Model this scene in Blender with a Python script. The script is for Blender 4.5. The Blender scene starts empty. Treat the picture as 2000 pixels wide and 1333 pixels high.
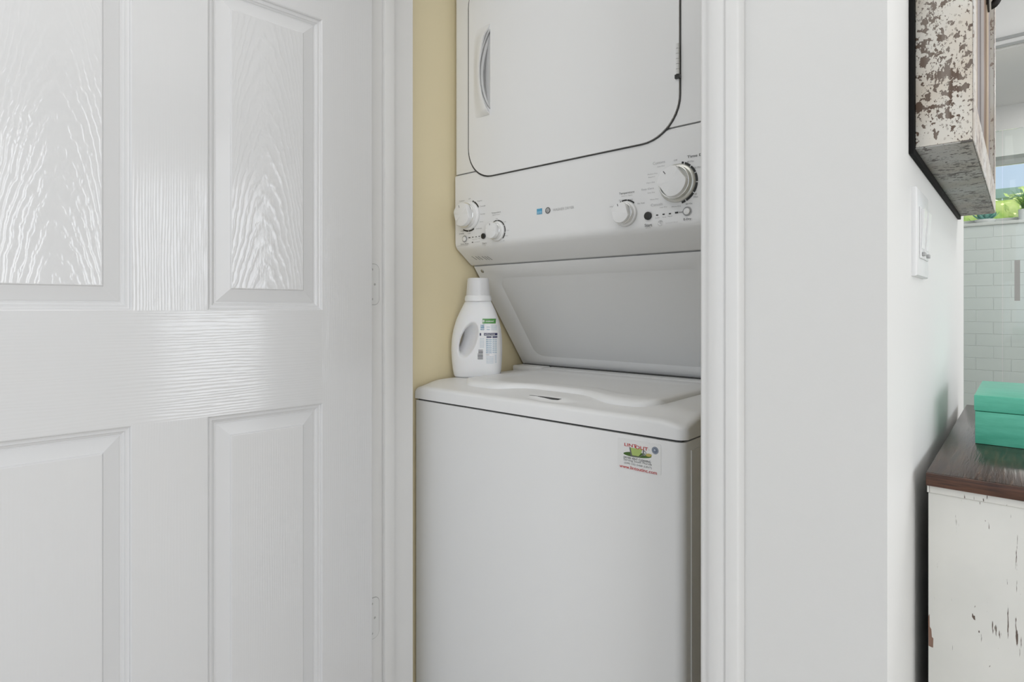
import bpy, bmesh, math, random
from mathutils import Vector, Matrix
random.seed(7)
scn = bpy.context.scene
COL = scn.collection
R = math.radians

# ------------------------------------------------------------------ camera, light, exposure
CAMZ = 1.0                       # eye height of the photograph above the floor
YAW = math.atan2(.663, .749)     # looking 41.5 degrees left of the closet wall's normal
cam_d = bpy.data.cameras.new('camera'); cam = bpy.data.objects.new('camera', cam_d); COL.objects.link(cam)
cam.location = (0, 0, CAMZ); cam.rotation_euler = (R(90), 0, YAW)
cam_d.sensor_width = 36; cam_d.lens = 1129 / 2000 * 36; cam_d.shift_y = -64.5 / 2000; cam_d.clip_start = .02
scn.camera = cam
scn.view_settings.view_transform = 'Standard'; scn.view_settings.look = 'None'
scn.view_settings.gamma = 1; scn.view_settings.use_curve_mapping = False
scn.view_settings.exposure = 0.0

w = bpy.data.worlds.new('sky'); scn.world = w; w.use_nodes = True
nt = w.node_tree; nt.nodes.clear()
bg = nt.nodes.new('ShaderNodeBackground'); wo = nt.nodes.new('ShaderNodeOutputWorld')
gr = nt.nodes.new('ShaderNodeValToRGB'); sp = nt.nodes.new('ShaderNodeSeparateXYZ'); tc = nt.nodes.new('ShaderNodeTexCoord')
nt.links.new(tc.outputs['Generated'], sp.inputs[0]); nt.links.new(sp.outputs['Z'], gr.inputs[0])
gr.color_ramp.elements[0].position = 0.0; gr.color_ramp.elements[0].color = (.70, .82, .95, 1)
gr.color_ramp.elements[1].position = 0.6; gr.color_ramp.elements[1].color = (.42, .62, .95, 1)
nt.links.new(gr.outputs[0], bg.inputs[0]); nt.links.new(bg.outputs[0], wo.inputs[0]); bg.inputs[1].default_value = 0.95

def area(name, loc, rot, sx, sy, power, col=(1, 1, 1)):
    l = bpy.data.lights.new(name, 'AREA'); l.shape = 'RECTANGLE'; l.size = sx; l.size_y = sy; l.energy = power; l.color = col
    o = bpy.data.objects.new(name, l); o.location = loc; o.rotation_euler = rot; COL.objects.link(o); return o
sun_d = bpy.data.lights.new('sun', 'SUN'); sun_d.energy = 12.0; sun_d.angle = R(1); sun_d.color = (1, .96, .88)
sun = bpy.data.objects.new('sun', sun_d); sun.rotation_euler = (R(40), 0, R(168)); COL.objects.link(sun)
# daylight through the side window (right-hand wall), seen mirrored in the gloss of the closet door
area('side_window_daylight', (2.33, 1.57, 1.19), (0, R(90), 0), 1.46, 1.66, 20, (.985, .99, 1))
# rear fill lamp, added behind the camera for even light; invented window
# side fill lamp further back, added to brighten the closet; invented glazed doors
area('side_fill_light', (2.33, -1.35, 1.25), (0, R(90), 0), 2.0, 1.7, 30, (1, .99, .975))
area('rear_fill_light', (-.1, -2.52, 1.35), (R(90), 0, 0), 3.0, 1.7, 7, (1, .99, .98))
# hallway, bathroom and shower fill lamps, added for brightness, not known fixtures
area('hall_fill_light', (-.62, -.15, 2.42), (0, 0, 0), 1.1, 1.1, 6.3, (1, .975, .94))
area('bath_fill_light', (1.0, 2.3, 2.42), (0, 0, 0), 0.9, .9, 14, (1, .985, .96))
area('shower_fill_light', (.35, 3.8, 2.135), (0, 0, 0), .5, .5, 5, (1, .985, .96))

# ------------------------------------------------------------------ helpers
def uv(px, py): return (px - 1000) / 1129, (602 - py) / 1129
def PY(px, py, Y):               # point of the photo on a plane parallel to the closet wall -> world (x, z)
    u, v = uv(px, py); t = Y / (.663 * u + .749)
    return t * (.749 * u - .663), CAMZ + t * v

def mat(name, color, rough=.5, metal=0, spec=.5, coat=0):
    m = bpy.data.materials.new(name); m.use_nodes = True
    b = m.node_tree.nodes['Principled BSDF']
    b.inputs['Base Color'].default_value = (*color, 1); b.inputs['Roughness'].default_value = rough
    b.inputs['Metallic'].default_value = metal; b.inputs['Specular IOR Level'].default_value = spec
    if coat: b.inputs['Coat Weight'].default_value = coat; b.inputs['Coat Roughness'].default_value = .08
    return m
class NT:
    def __init__(s, m): s.m = m; s.t = m.node_tree; s.b = s.t.nodes['Principled BSDF']
    def n(s, typ, **kw):
        x = s.t.nodes.new(typ)
        for k, v in kw.items(): setattr(x, k, v)
        return x
    def l(s, a, b): s.t.links.new(a, b)
    def coord(s, scale=(1, 1, 1), loc=(0, 0, 0)):
        t = s.n('ShaderNodeTexCoord'); mp = s.n('ShaderNodeMapping')
        mp.inputs['Scale'].default_value = scale; mp.inputs['Location'].default_value = loc
        s.l(t.outputs['Object'], mp.inputs[0]); return mp.outputs[0]
    def noise(s, vec, scale=5, detail=4, rough=.5, dist=0):
        x = s.n('ShaderNodeTexNoise'); x.inputs['Scale'].default_value = scale; x.inputs['Detail'].default_value = detail
        x.inputs['Roughness'].default_value = rough; x.inputs['Distortion'].default_value = dist
        s.l(vec, x.inputs['Vector']); return x.outputs['Fac']
    def ramp(s, fac, stops):
        x = s.n('ShaderNodeValToRGB'); e = x.color_ramp.elements
        while len(e) < len(stops): e.new(.5)
        for el, (p, c) in zip(e, stops):
            el.position = p; el.color = (*(c if isinstance(c, tuple) else (c, c, c)), 1)
        s.l(fac, x.inputs[0]); return x.outputs[0]
    def math(s, op, a, b=None, c=None):
        x = s.n('ShaderNodeMath', operation=op)
        for i, v in enumerate((a, b, c)):
            if v is None: continue
            if isinstance(v, (int, float)): x.inputs[i].default_value = v
            else: s.l(v, x.inputs[i])
        return x.outputs[0]
    def mix(s, fac, a, b):
        x = s.n('ShaderNodeMix', data_type='RGBA')
        if isinstance(fac, (int, float)): x.inputs[0].default_value = fac
        else: s.l(fac, x.inputs[0])
        for i, v in ((6, a), (7, b)):
            if isinstance(v, tuple): x.inputs[i].default_value = (*v, 1)
            else: s.l(v, x.inputs[i])
        return x.outputs[2]
    def coatbump(s, h, dist, strength, base):
        s.bump(h, dist, base)
        x = s.n('ShaderNodeBump'); x.inputs['Distance'].default_value = dist; x.inputs['Strength'].default_value = strength
        s.l(h, x.inputs['Height']); s.l(x.outputs[0], s.b.inputs['Coat Normal']); s.b.inputs['Coat Weight'].default_value = 1; s.b.inputs['Coat Roughness'].default_value = .13; s.b.inputs['Coat IOR'].default_value = 1.75
        s.b.inputs['Specular IOR Level'].default_value = .25; s.b.inputs['Roughness'].default_value = .5
    def bump(s, h, dist=.001, strength=1):
        x = s.n('ShaderNodeBump'); x.inputs['Distance'].default_value = dist; x.inputs['Strength'].default_value = strength
        s.l(h, x.inputs['Height']); s.l(x.outputs[0], s.b.inputs['Normal'])
    def color(s, c): s.l(c, s.b.inputs['Base Color'])
    def rough(s, c): s.l(c, s.b.inputs['Roughness'])

def wpos(o):
    v = Vector((0, 0, 0))
    while o: v += o.location; o = o.parent
    return v
def link(name, me, m, parent=None, smooth=False, shift=True):
    """one mesh object; vertices come in world space and are moved to the parent's origin"""
    if shift and parent is not None: me.transform(Matrix.Translation(-wpos(parent)))
    if m is not None:
        for x in (m if isinstance(m, (list, tuple)) else [m]): me.materials.append(x)
    if smooth:
        me.polygons.foreach_set('use_smooth', [True] * len(me.polygons))
    o = bpy.data.objects.new(name, me); COL.objects.link(o)
    if parent is not None: o.parent = parent
    return o
def bm_me(bm, name='m'):
    bmesh.ops.recalc_face_normals(bm, faces=bm.faces)
    me = bpy.data.meshes.new(name); bm.to_mesh(me); bm.free(); return me
def empty(name, loc, label=None, cat=None, group=None, kind=None, rz=0):
    o = bpy.data.objects.new(name, None); o.location = loc; o.rotation_euler = (0, 0, rz); o.empty_display_size = .05; COL.objects.link(o)
    tag(o, label, cat, group, kind); return o
def tag(o, label=None, cat=None, group=None, kind=None):
    for k, v in (('label', label), ('category', cat), ('group', group), ('kind', kind)):
        if v: o[k] = v
    return o
def addbox(bm, x0, x1, y0, y1, z0, z1):
    g = bmesh.ops.create_cube(bm, size=1)
    bmesh.ops.scale(bm, vec=(x1 - x0, y1 - y0, z1 - z0), verts=g['verts'])
    bmesh.ops.translate(bm, vec=((x0 + x1) / 2, (y0 + y1) / 2, (z0 + z1) / 2), verts=g['verts']); return g['verts']
def box(name, x0, x1, y0, y1, z0, z1, m, parent=None, bev=0, seg=2, shift=True):
    bm = bmesh.new(); addbox(bm, x0, x1, y0, y1, z0, z1)
    if bev: bmesh.ops.bevel(bm, geom=bm.edges[:], offset=bev, segments=seg, affect='EDGES', profile=.5)
    o = link(name, bm_me(bm), m, parent, smooth=False, shift=shift)
    if bev:
        for p in o.data.polygons: p.use_smooth = True
        sharp(o.data, 35)
    return o
def sharp(me, deg=35):
    me.polygons.foreach_set('use_smooth', [True] * len(me.polygons))
    try: me.set_sharp_from_angle(angle=R(deg))
    except Exception: pass
def struct(name, boxes, m, bev=0):
    bm = bmesh.new()
    for b in boxes: addbox(bm, *b)
    return tag(link(name, bm_me(bm), m), kind='structure')
def prism(pts, z0, z1, axis='z'):
    """closed outline (a,b) extruded; axis z: a=x b=y ; axis x: a=y b=z ; axis y: a=x b=z"""
    f = {'z': lambda a, b, c: (a, b, c), 'x': lambda a, b, c: (c, a, b), 'y': lambda a, b, c: (a, c, b)}[axis]
    bm = bmesh.new()
    A = [bm.verts.new(f(a, b, z0)) for a, b in pts]; B = [bm.verts.new(f(a, b, z1)) for a, b in pts]
    bm.faces.new(A); bm.faces.new(B[::-1]); n = len(pts)
    for i in range(n): bm.faces.new((A[i], B[i], B[(i + 1) % n], A[(i + 1) % n]))
    return bm
def rrect(x0, x1, z0, z1, r, n=10):
    pts = []
    for cx, cz, a0 in ((x1 - r, z1 - r, 0), (x0 + r, z1 - r, 90), (x0 + r, z0 + r, 180), (x1 - r, z0 + r, 270)):
        for i in range(n + 1):
            a = R(a0 + 90 * i / n); pts.append((cx + r * math.cos(a), cz + r * math.sin(a)))
    return pts
def bevel_edges(bm, off, seg, test):
    es = [e for e in bm.edges if test(e)]
    bmesh.ops.bevel(bm, geom=es, offset=off, segments=seg, affect='EDGES', profile=.5)
def lathe(prof, n=40):
    """profile of (r, h) turned about an axis pointing to -Y ; returns bmesh centred on origin"""
    bm = bmesh.new(); rings = []
    for r, h in prof:
        if r < 1e-6: rings.append([bm.verts.new((0, -h, 0))])
        else: rings.append([bm.verts.new((r * math.cos(2 * math.pi * i / n), -h, r * math.sin(2 * math.pi * i / n))) for i in range(n)])
    for a, b in zip(rings, rings[1:]):
        for i in range(n):
            j = (i + 1) % n
            if len(a) == 1 and len(b) == 1: continue
            if len(a) == 1: bm.faces.new((a[0], b[i], b[j]))
            elif len(b) == 1: bm.faces.new((a[i], b[0], a[j]))
            else: bm.faces.new((a[i], b[i], b[j], a[j]))
    return bm
def moved(bm, x, y, z): bmesh.ops.translate(bm, vec=(x, y, z), verts=bm.verts[:]); return bm
def applied(o):
    dg = bpy.context.evaluated_depsgraph_get(); me = bpy.data.meshes.new_from_object(o.evaluated_get(dg))
    o.modifiers.clear(); o.data = me; return o
_font = {}
def text_me(s, shear=0, bold=False):
    c = bpy.data.curves.new('t', 'FONT'); c.body = s; c.resolution_u = 3; c.shear = shear
    if bold: c.offset = .012
    o = bpy.data.objects.new('t', c); COL.objects.link(o)
    dg = bpy.context.evaluated_depsgraph_get(); me = bpy.data.meshes.new_from_object(o.evaluated_get(dg))
    bpy.data.objects.remove(o); return me
def add_text(bm, s, x0, x1, zc, h, Y, shear=0, bold=False, rise=0):
    """lettering on a vertical plane facing -Y, fitted between x0 and x1, centred on zc, letter height h"""
    me = text_me(s, shear, bold); vs = [v.co.copy() for v in me.vertices]
    a, b = min(v.x for v in vs), max(v.x for v in vs); c, d = min(v.y for v in vs), max(v.y for v in vs)
    off = len(bm.verts); new = []
    for v in vs:
        k = (v.x - a) / (b - a)
        new.append(bm.verts.new((x0 + (x1 - x0) * k, Y, zc + ((v.y - c) / (d - c) - .5) * h + rise * k)))
    for p in me.polygons:
        try: bm.faces.new([new[i] for i in p.vertices])
        except ValueError: pass
    bpy.data.meshes.remove(me)
def flat(bm, pts, Y):
    bm.faces.new([bm.verts.new((x, Y, z)) for x, z in pts])
def disc(bm, x, z, r, Y, n=24, rx=None): flat(bm, [(x + (rx or r) * math.cos(2 * math.pi * i / n), z + r * math.sin(2 * math.pi * i / n)) for i in range(n)], Y)
def arcband(bm, x, z, r0, r1, a0, a1, Y, n=None):
    n = n or max(2, int(abs(a1 - a0) / 6))
    P = [(bm.verts.new((x + r0 * math.cos(R(a0 + (a1 - a0) * i / n)), Y, z + r0 * math.sin(R(a0 + (a1 - a0) * i / n)))),
          bm.verts.new((x + r1 * math.cos(R(a0 + (a1 - a0) * i / n)), Y, z + r1 * math.sin(R(a0 + (a1 - a0) * i / n))))) for i in range(n + 1)]
    for a, b in zip(P, P[1:]): bm.faces.new((a[0], a[1], b[1], b[0]))
def rawlink(name, bm, m, parent):          # without recalculated normals
    me = bpy.data.meshes.new(name); bm.to_mesh(me); bm.free(); return link(name, me, m, parent)

# ------------------------------------------------------------------ materials
def wall_mat(name, col, rough=.6):
    m = mat(name, col, rough); k = NT(m); k.bump(k.noise(k.coord(), 90, 3), .0006, .35); return m
M_wall = wall_mat('white wall paint', (.76, .757, .745))
M_ceil = wall_mat('ceiling paint', (.86, .86, .85), .8)
M_yel = wall_mat('yellow closet paint', (.84, .74, .50))
M_trim = mat('white semi gloss trim paint', (.775, .77, .76), .32)
M_floor = mat('pale floor', (.62, .58, .52), .4)
k = NT(M_floor); c = k.noise(k.coord((1, 12, 1)), 4, 5); k.color(k.ramp(c, [(.3, (.50, .45, .38)), (.7, (.66, .61, .54))]))

M_door = mat('white door paint', (.70, .70, .705), .26)
k = NT(M_door); k.coatbump(k.noise(k.coord((30, 1, 30)), 1, 2), .0004, .2, .05); k.b.inputs['Coat Weight'].default_value = .3
M_stile = mat('white door paint vertical grain', (.70, .70, .705), .26)
def line_grain(m, along, pitch, wav, dist, base, off=0):
    k = NT(m); t = k.n('ShaderNodeTexCoord'); sp_ = k.n('ShaderNodeSeparateXYZ'); k.l(t.outputs['Object'], sp_.inputs[0])
    a, b = ('X', 'Z') if along == 'Z' else ('Z', 'X')
    sc = {'X': (40, 1, 4), 'Z': (4, 1, 40)}[a]; sf = {'X': (500, 1, 30), 'Z': (30, 1, 500)}[a]
    n = k.noise(k.coord(sc, (off, 0, off)), 1, 2, .5); nf = k.noise(k.coord(sf), 1, 1, .5)
    f = k.math('ADD', sp_.outputs[a], k.math('MULTIPLY', n, wav))
    h = k.math('ADD', k.math('MULTIPLY', k.math('SINE', k.math('MULTIPLY', f, 2 * math.pi / pitch)), .35), k.math('MULTIPLY', nf, .9))
    k.coatbump(h, dist, .9, base)
line_grain(M_stile, 'Z', .0042, .010, .00022, .12)
M_rail = mat('white door paint horizontal grain', (.70, .70, .705), .26)
line_grain(M_rail, 'X', .0054, .016, .00030, .15, 3)
def grain_field(name, xc, zc):
    """moulded cathedral grain, arches centred on xc (door coordinates)"""
    m = mat(name, (.70, .70, .705), .16); k = NT(m)
    t = k.n('ShaderNodeTexCoord'); s = k.n('ShaderNodeSeparateXYZ'); k.l(t.outputs['Object'], s.inputs[0])
    wob = k.noise(k.coord((1, 1, .35)), 22, 3, .55)
    wob2 = k.noise(k.coord((1, 1, .5)), 90, 2, .5)
    x = k.math('SUBTRACT', s.outputs['X'], xc)
    x = k.math('ADD', x, k.math('MULTIPLY', k.math('SUBTRACT', wob, .5), .024))
    ax = k.math('POWER', k.math('ABSOLUTE', x), 1.85)
    f = k.math('ADD', k.math('MULTIPLY', ax, 38.0), s.outputs['Z'])
    f = k.math('ADD', f, k.math('MULTIPLY', wob2, .038))
    sn = k.math('SINE', k.math('MULTIPLY', f, 150.0))
    ridge = k.math('POWER', k.math('ADD', k.math('MULTIPLY', sn, .5), .5), 3.0)
    fine = k.noise(k.coord((260, 1, 12)), 1, 2, .6)
    k.coatbump(k.math('ADD', ridge, k.math('MULTIPLY', fine, .25)), .0007, .50, .06); return m

M_app = mat('white appliance enamel', (.83, .83, .825), .3, spec=.45)
M_plastic = mat('white appliance plastic', (.83, .83, .825), .35, spec=.45)
M_appgrey = mat('grey print', (.36, .36, .36), .5)
M_print = mat('dark grey print', (.13, .13, .13), .5)
M_lightprint = mat('light grey print', (.50, .50, .50), .5)
M_black = mat('black plastic', (.02, .02, .018), .35)
M_gap = mat('dark gasket and gap shade', (.07, .07, .068), .7)  # dark tone for the gasket and for shade painted into gaps
M_chrome = mat('chrome', (.85, .85, .84), .12, 1)
M_steel = mat('brushed steel', (.45, .44, .42), .4, 1)
M_blue = mat('blue print', (.05, .33, .55), .5); M_lblue = mat('light blue print', (.25, .55, .75), .5)
M_white = mat('white print', (.86, .86, .86), .5)

# ------------------------------------------------------------------ room shell
H = 2.45
XR = 2.4
struct('floor', [(-2.7, 2.5, -2.7, 4.55, -.08, 0)], M_floor)
struct('ceiling', [(-2.7, 2.5, -2.7, 4.55, H, H + .1)], M_ceil)
struct('wall_left', [(-2.7, -2.6, -2.7, .73, 0, H)], M_wall)
# rear wall with an opening added for the rear fill lamp
struct('wall_rear', [(-2.6, -1.6, -2.7, -2.6, 0, H), (1.4, 2.5, -2.7, -2.6, 0, H), (-1.6, 1.4, -2.7, -2.6, 0, .5), (-1.6, 1.4, -2.7, -2.6, 2.2, H)], M_wall)
# right-hand wall with the side window and an opening added for the fill lamp
struct('wall_right', [(XR, XR + .1, -2.6, -2.25, 0, H), (XR, XR + .1, -.45, .7, 0, H), (XR, XR + .1, -2.25, -.45, 2.28, H), (XR, XR + .1, 2.4, 4.55, 0, H), (XR, XR + .1, .7, 2.4, 0, .45), (XR, XR + .1, .7, 2.4, 1.92, H)], M_wall)
wf = struct('wall_front', [(-2.7, -1.07, .73, .843, 0, H), (-.285, -.1094, .73, .843, 0, H), (-1.07, -.285, .73, .843, 2.06, H)], M_wall)
struct('wall_corner', [(-.2094, -.1094, .843, 1.78, 0, H)], M_wall)
struct('wall_return', [(-.7, -.2094, 1.68, 1.78, 0, H)], M_wall)
struct('wall_shower_left', [(-.7, -.6, 1.78, 4.4, 0, H)], M_wall)
struct('wall_shower_right', [(1.2, 1.3, 3.36, 4.3, 0, H)], M_wall)
# closet interior, painted pale yellow
struct('wall_closet_left', [(-1.2, -1.100, .843, 1.68, 0, H)], M_yel)
struct('wall_closet_right', [(-.2154, -.2095, .8435, 1.674, 0, H)], M_yel)
struct('wall_closet_back', [(-1.2, -.7, 1.68, 1.78, 0, H), (-1.1, -.2154, 1.674, 1.6795, 0, H)], M_yel)
# frames of the unseen side window and of the added fill openings
for nm, bars in (('rear_fill_frame', [(-1.6, 1.4, -2.68, -2.64, .5, .56), (-1.6, 1.4, -2.68, -2.64, 2.14, 2.2), (-1.6, -1.54, -2.68, -2.64, .56, 2.14), (1.34, 1.4, -2.68, -2.64, .56, 2.14), (-.13, -.07, -2.68, -2.64, .56, 2.14)]),
                 ('window_2', [(2.44, 2.48, .7, 2.4, .45, .51), (2.44, 2.48, .7, 2.4, 1.86, 1.92), (2.44, 2.48, .7, .76, .51, 1.86), (2.44, 2.48, 2.34, 2.4, .51, 1.86), (2.44, 2.48, 1.42, 1.48, .51, 1.86)])):
    struct(nm, bars, M_trim)
struct('side_fill_frame', [(2.44, 2.48, -2.25, -.45, 0, .1), (2.44, 2.48, -2.25, -.45, 2.2, 2.28), (2.44, 2.48, -2.25, -2.17, .1, 2.2), (2.44, 2.48, -.53, -.45, .1, 2.2), (2.44, 2.48, -1.40, -1.30, .1, 2.2)], M_trim)  # unseen door frame, added along with the side fill lamp

# back wall of the shower: painted above, tiled below the window
YB = 4.3
ZS, ZT = 1.493, 1.862
M_grout = mat('grey grout', (.74, .75, .75), .8)
wb = struct('wall_back', [(-.7, XR, YB + .008, YB + .15, 0, ZS - .02), (-.7, -.42, YB, YB + .15, ZS - .02, H), (1.0, XR, YB, YB + .15, ZS - .02, H), (-.42, 1.0, YB, YB + .15, ZT, H)], M_wall)
gp = box('grout_bed', -.6, 1.2, YB - .0030, YB + .008, 0, ZS - .018, M_grout, wb)
M_tile = mat('white glazed tile', (.80, .82, .82), .12, coat=.3)
PITCH, TW = .0695, .155
base = None
for r in range(21):
    z1 = ZS - .019 - r * PITCH; z0 = z1 - PITCH + .0018
    off = TW / 2 if r % 2 else 0
    x = -.595 - off
    while x < 1.19:
        a, b = max(x, -.6), min(x + TW - .0018, 1.2)
        full = abs((b - a) - (TW - .0018)) < 1e-4
        if b - a > .02:
            if full and base is not None:
                o = bpy.data.objects.new('tile', base); COL.objects.link(o); o.parent = wb; o.location = (a, 0, z0)
            else:
                bm = bmesh.new(); addbox(bm, 0, b - a, YB - .005, YB + .003, 0, z1 - z0)
                bevel_edges(bm, .0016, 1, lambda e: all(v.co.y < YB - .004 for v in e.verts))
                o = link('tile', bm_me(bm), M_tile, wb, shift=False); o.location = (a, 0, z0)
                if full: base = o.data
        x += TW
# shower window in the back wall: sill, head, frame, glass
wn = empty('window_3', (.29, YB, ZS), kind='structure')
box('window_sill', -.43, 1.01, YB - .014, YB + .15, ZS - .018, ZS, M_trim, wn, .002)
bmw = bmesh.new()
for b in ((-.42, 1.0, YB + .11, YB + .145, ZS, ZS + .03), (-.42, 1.0, YB + .11, YB + .145, ZT - .03, ZT), (-.42, -.39, YB + .11, YB + .145, ZS + .03, ZT - .03), (.97, 1.0, YB + .11, YB + .145, ZS + .03, ZT - .03)):
    addbox(bmw, *b)
link('window_frame', bm_me(bmw), M_trim, wn)
def pane_mat(name, tint):
    m = bpy.data.materials.new(name); m.use_nodes = True; t = m.node_tree; t.nodes.clear()
    o = t.nodes.new('ShaderNodeOutputMaterial'); mx = t.nodes.new('ShaderNodeMixShader'); tr_ = t.nodes.new('ShaderNodeBsdfTransparent'); gl = t.nodes.new('ShaderNodeBsdfGlossy'); fr_ = t.nodes.new('ShaderNodeFresnel')
    fr_.inputs[0].default_value = 1.35; tr_.inputs[0].default_value = (*tint, 1); gl.inputs['Roughness'].default_value = 0
    t.links.new(fr_.outputs[0], mx.inputs[0]); t.links.new(tr_.outputs[0], mx.inputs[1]); t.links.new(gl.outputs[0], mx.inputs[2]); t.links.new(mx.outputs[0], o.inputs[0]); return m
M_glass = pane_mat('clear window glass', (1, 1, 1))
M_sglass = pane_mat('clear shower glass', (.955, .98, .97))
box('window_pane', -.39, .97, YB + .126, YB + .130, ZS + .03, ZT - .03, M_glass, wn)
# dropped soffit above the shower with its trim
struct('soffit', [(-.6, XR, 3.36, YB, 2.146, H - .001)], M_ceil)
M_trimgrey = mat('grey aluminium channel', (.42, .43, .43), .4, .3)
tr = empty('trim_1', (.3, 3.355, 2.146), kind='structure')
box('trim_moulding', -.6, XR, 3.335, 3.3595, 2.150, 2.192, M_ceil, tr, .002)
box('trim_channel', -.6, XR, 3.328, 3.3345, 2.146, 2.158, M_trimgrey, tr)
box('trim_channel', -.6, XR, 3.328, 3.3345, 2.178, 2.191, M_trimgrey, tr)
# frameless glass shower screen: a fixed pane and a door with a bar handle
def XZ(px, py, Y): return PY(px, py, Y)
YG = 3.34
xg = PY(1958, 400, YG)[0]
sc = empty('shower_screen', (.3, YG, 0), 'clear frameless glass shower screen with a short steel bar handle', 'shower screen')
ztop = PY(1958, 255, YG)[1]
box('fixed_pane', -.598, xg - .002, YG - .004, YG + .004, .002, ztop, M_sglass, sc)
box('door_pane', xg + .002, 1.198, YG - .004, YG + .004, .012, ztop, M_sglass, sc)
hx, hz0 = PY(1987, 588, YG); hz1 = PY(1987, 510, YG)[1]
bmh = bmesh.new(); addbox(bmh, hx - .009, hx + .009, YG - .05, YG - .036, hz0, hz1); 
addbox(bmh, hx - .006, hx + .006, YG - .038, YG - .004, hz0 + .02, hz0 + .032); addbox(bmh, hx - .006, hx + .006, YG - .038, YG - .004, hz1 - .032, hz1 - .02)
link('handle', bm_me(bmh), M_steel, sc)

# ------------------------------------------------------------------ jamb, stops, casing of the closet opening
fr = empty('trim_2', (-.68, .78, 0), kind='structure')
box('jamb', -1.0695, -1.05, .7205, .8425, 0, 2.06, M_trim, fr)
box('jamb', -.305, -.2855, .7205, .8425, 0, 2.06, M_trim, fr)
box('jamb_head', -1.05, -.305, .7205, .8425, 2.04, 2.0595, M_trim, fr)
box('door_stop', -1.0499, -1.038, .757, .783, 0, 2.0395, M_trim, fr, .0015, 2)
box('door_stop', -.317, -.3051, .757, .783, 0, 2.0395, M_trim, fr, .0015, 2)
def casing(x_in, x_out, name='casing'):
    s = 1 if x_out > x_in else -1; L = abs(x_out - x_in)
    prof = [(0, .7295), (0, .7165), (.0015, .715), (.004, .7145), (.009, .7140), (.0105, .7125), (.014, .7118), (.016, .7112), (L - .0205, .7103), (L - .0185, .7118), (L - .0172, .7118), (L - .0158, .7088), (L - .002, .7085), (L, .7105), (L, .7295)]
    bm = prism([(x_in + s * a, b) for a, b in prof], 0, 2.10)
    o = link(name, bm_me(bm), M_trim, fr); sharp(o.data, 50); return o
casing(-.3104, -.2597); casing(-1.0555, -1.106)
o = box('casing', -1.106, -.2597, .7087, .7294, 2.1001, 2.150, M_trim, fr, .003)

# ------------------------------------------------------------------ the open closet door (six moulded panels)
ang = math.atan2(.0912, .9962)
# door frame: local +x runs from the hinge towards the free edge, local +y is the face seen
DL = empty('door_1', (-1.0324, .7195, 0), kind='structure')
DL.rotation_euler = (0, 0, math.atan2(-.9962, -.0912))
# local +x -> (-.0912,-.9962) ; local +y -> (.9962,-.0912), i.e. towards the photographer
W, TH = .752, .035
xs = [0, .110, .3195, .431, .642, W]
zs = [.012, .235, .811, .996, 1.573, 1.690, 1.925, 2.04]
bm = bmesh.new()
def q(bm, x0, x1, z0, z1, y=0, mi=0):
    f = bm.faces.new([bm.verts.new(p) for p in ((x0, y, z0), (x1, y, z0), (x1, y, z1), (x0, y, z1))][::-1]); f.material_index = mi
pan = [(xs[1], xs[2]), (xs[3], xs[4])]; rows = [(zs[1], zs[2]), (zs[3], zs[4]), (zs[5], zs[6])]
def door_face(bm, y):
    for a, b in ((xs[0], xs[1]), (xs[4], xs[5])): q(bm, a, b, zs[0], zs[7], y, 0)
    for z0, z1 in ((zs[0], zs[1]), (zs[2], zs[3]), (zs[4], zs[5]), (zs[6], zs[7])): q(bm, xs[1], xs[4], z0, z1, y, 1)
    for z0, z1 in rows: q(bm, xs[2], xs[3], z0, z1, y, 0)
door_face(bm, 0); door_face(bm, -TH)
e = 0
for (x0, x1, z0, z1) in ((0, 0, zs[0], zs[7]), (W, W, zs[0], zs[7])):
    f = bm.faces.new([bm.verts.new(p) for p in ((x0, 0, z0), (x0, -TH, z0), (x0, -TH, z1), (x0, 0, z1))]); f.material_index = 0
for z in (zs[0], zs[7]):
    f = bm.faces.new([bm.verts.new(p) for p in ((0, 0, z), (W, 0, z), (W, -TH, z), (0, -TH, z))]); f.material_index = 0
me = bm_me(bm); link('door_frame', me, [M_stile, M_rail], DL, shift=False)
RING = [(0, 0), (.0018, -.0012), (.003, -.0042), (.0052, -.0050), (.0082, -.0050), (.0095, -.0068), (.0118, -.0080), (.0130, -.0092), (.0150, -.0092), (.0160, -.0085), (.0375, -.0030), (.0390, -.0008), (.0402, -.0005)]
def door_panel(x0, x1, z0, z1, m, m2):
    bm = bmesh.new(); prev = None
    for side in (0, 1):
        prev = None
        for i, (d, h) in enumerate(RING):
            y = h if side == 0 else -TH - h
            cur = [bm.verts.new(p) for p in ((x0 + d, y, z0 + d), (x1 - d, y, z0 + d), (x1 - d, y, z1 - d), (x0 + d, y, z1 - d))]
            if prev:
                for j in range(4):
                    f = bm.faces.new((prev[j], prev[(j + 1) % 4], cur[(j + 1) % 4], cur[j])); f.material_index = 0
                    if side == 0: f.normal_flip()
            prev = cur
        f = bm.faces.new(prev); f.material_index = 1
        if side == 0: f.normal_flip()
    me = bpy.data.meshes.new('door_panel'); bm.to_mesh(me); bm.free()
    return link('door_panel', me, [M_door, m], DL, shift=False)
for i, (a, b) in enumerate(pan):
    for j, (c, d) in enumerate(rows):
        xc = (a + b) / 2 + (-.01 if i else .006)
        mm = grain_field('door panel grain %d' % (i * 3 + j), xc, c) if j == 1 else (M_stile if j == 0 else grain_field('door panel grain %d' % (i * 3 + j), xc, c))
        door_panel(a, b, c, d, mm, None)
# lever knob on the free edge, out of frame but part of the door
bmk = lathe([(0.0, .062), (.02, .060), (.027, .048), (.024, .036), (.012, .028), (.011, .010), (.031, .006), (.032, 0)], 28)
bmesh.ops.rotate(bmk, cent=(0, 0, 0), matrix=Matrix.Rotation(R(180), 3, 'Z'), verts=bmk.verts[:]); moved(bmk, W - .06, 0, .93)
ok = link('door_knob', bm_me(bmk), M_steel, DL, smooth=True, shift=False)
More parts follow.
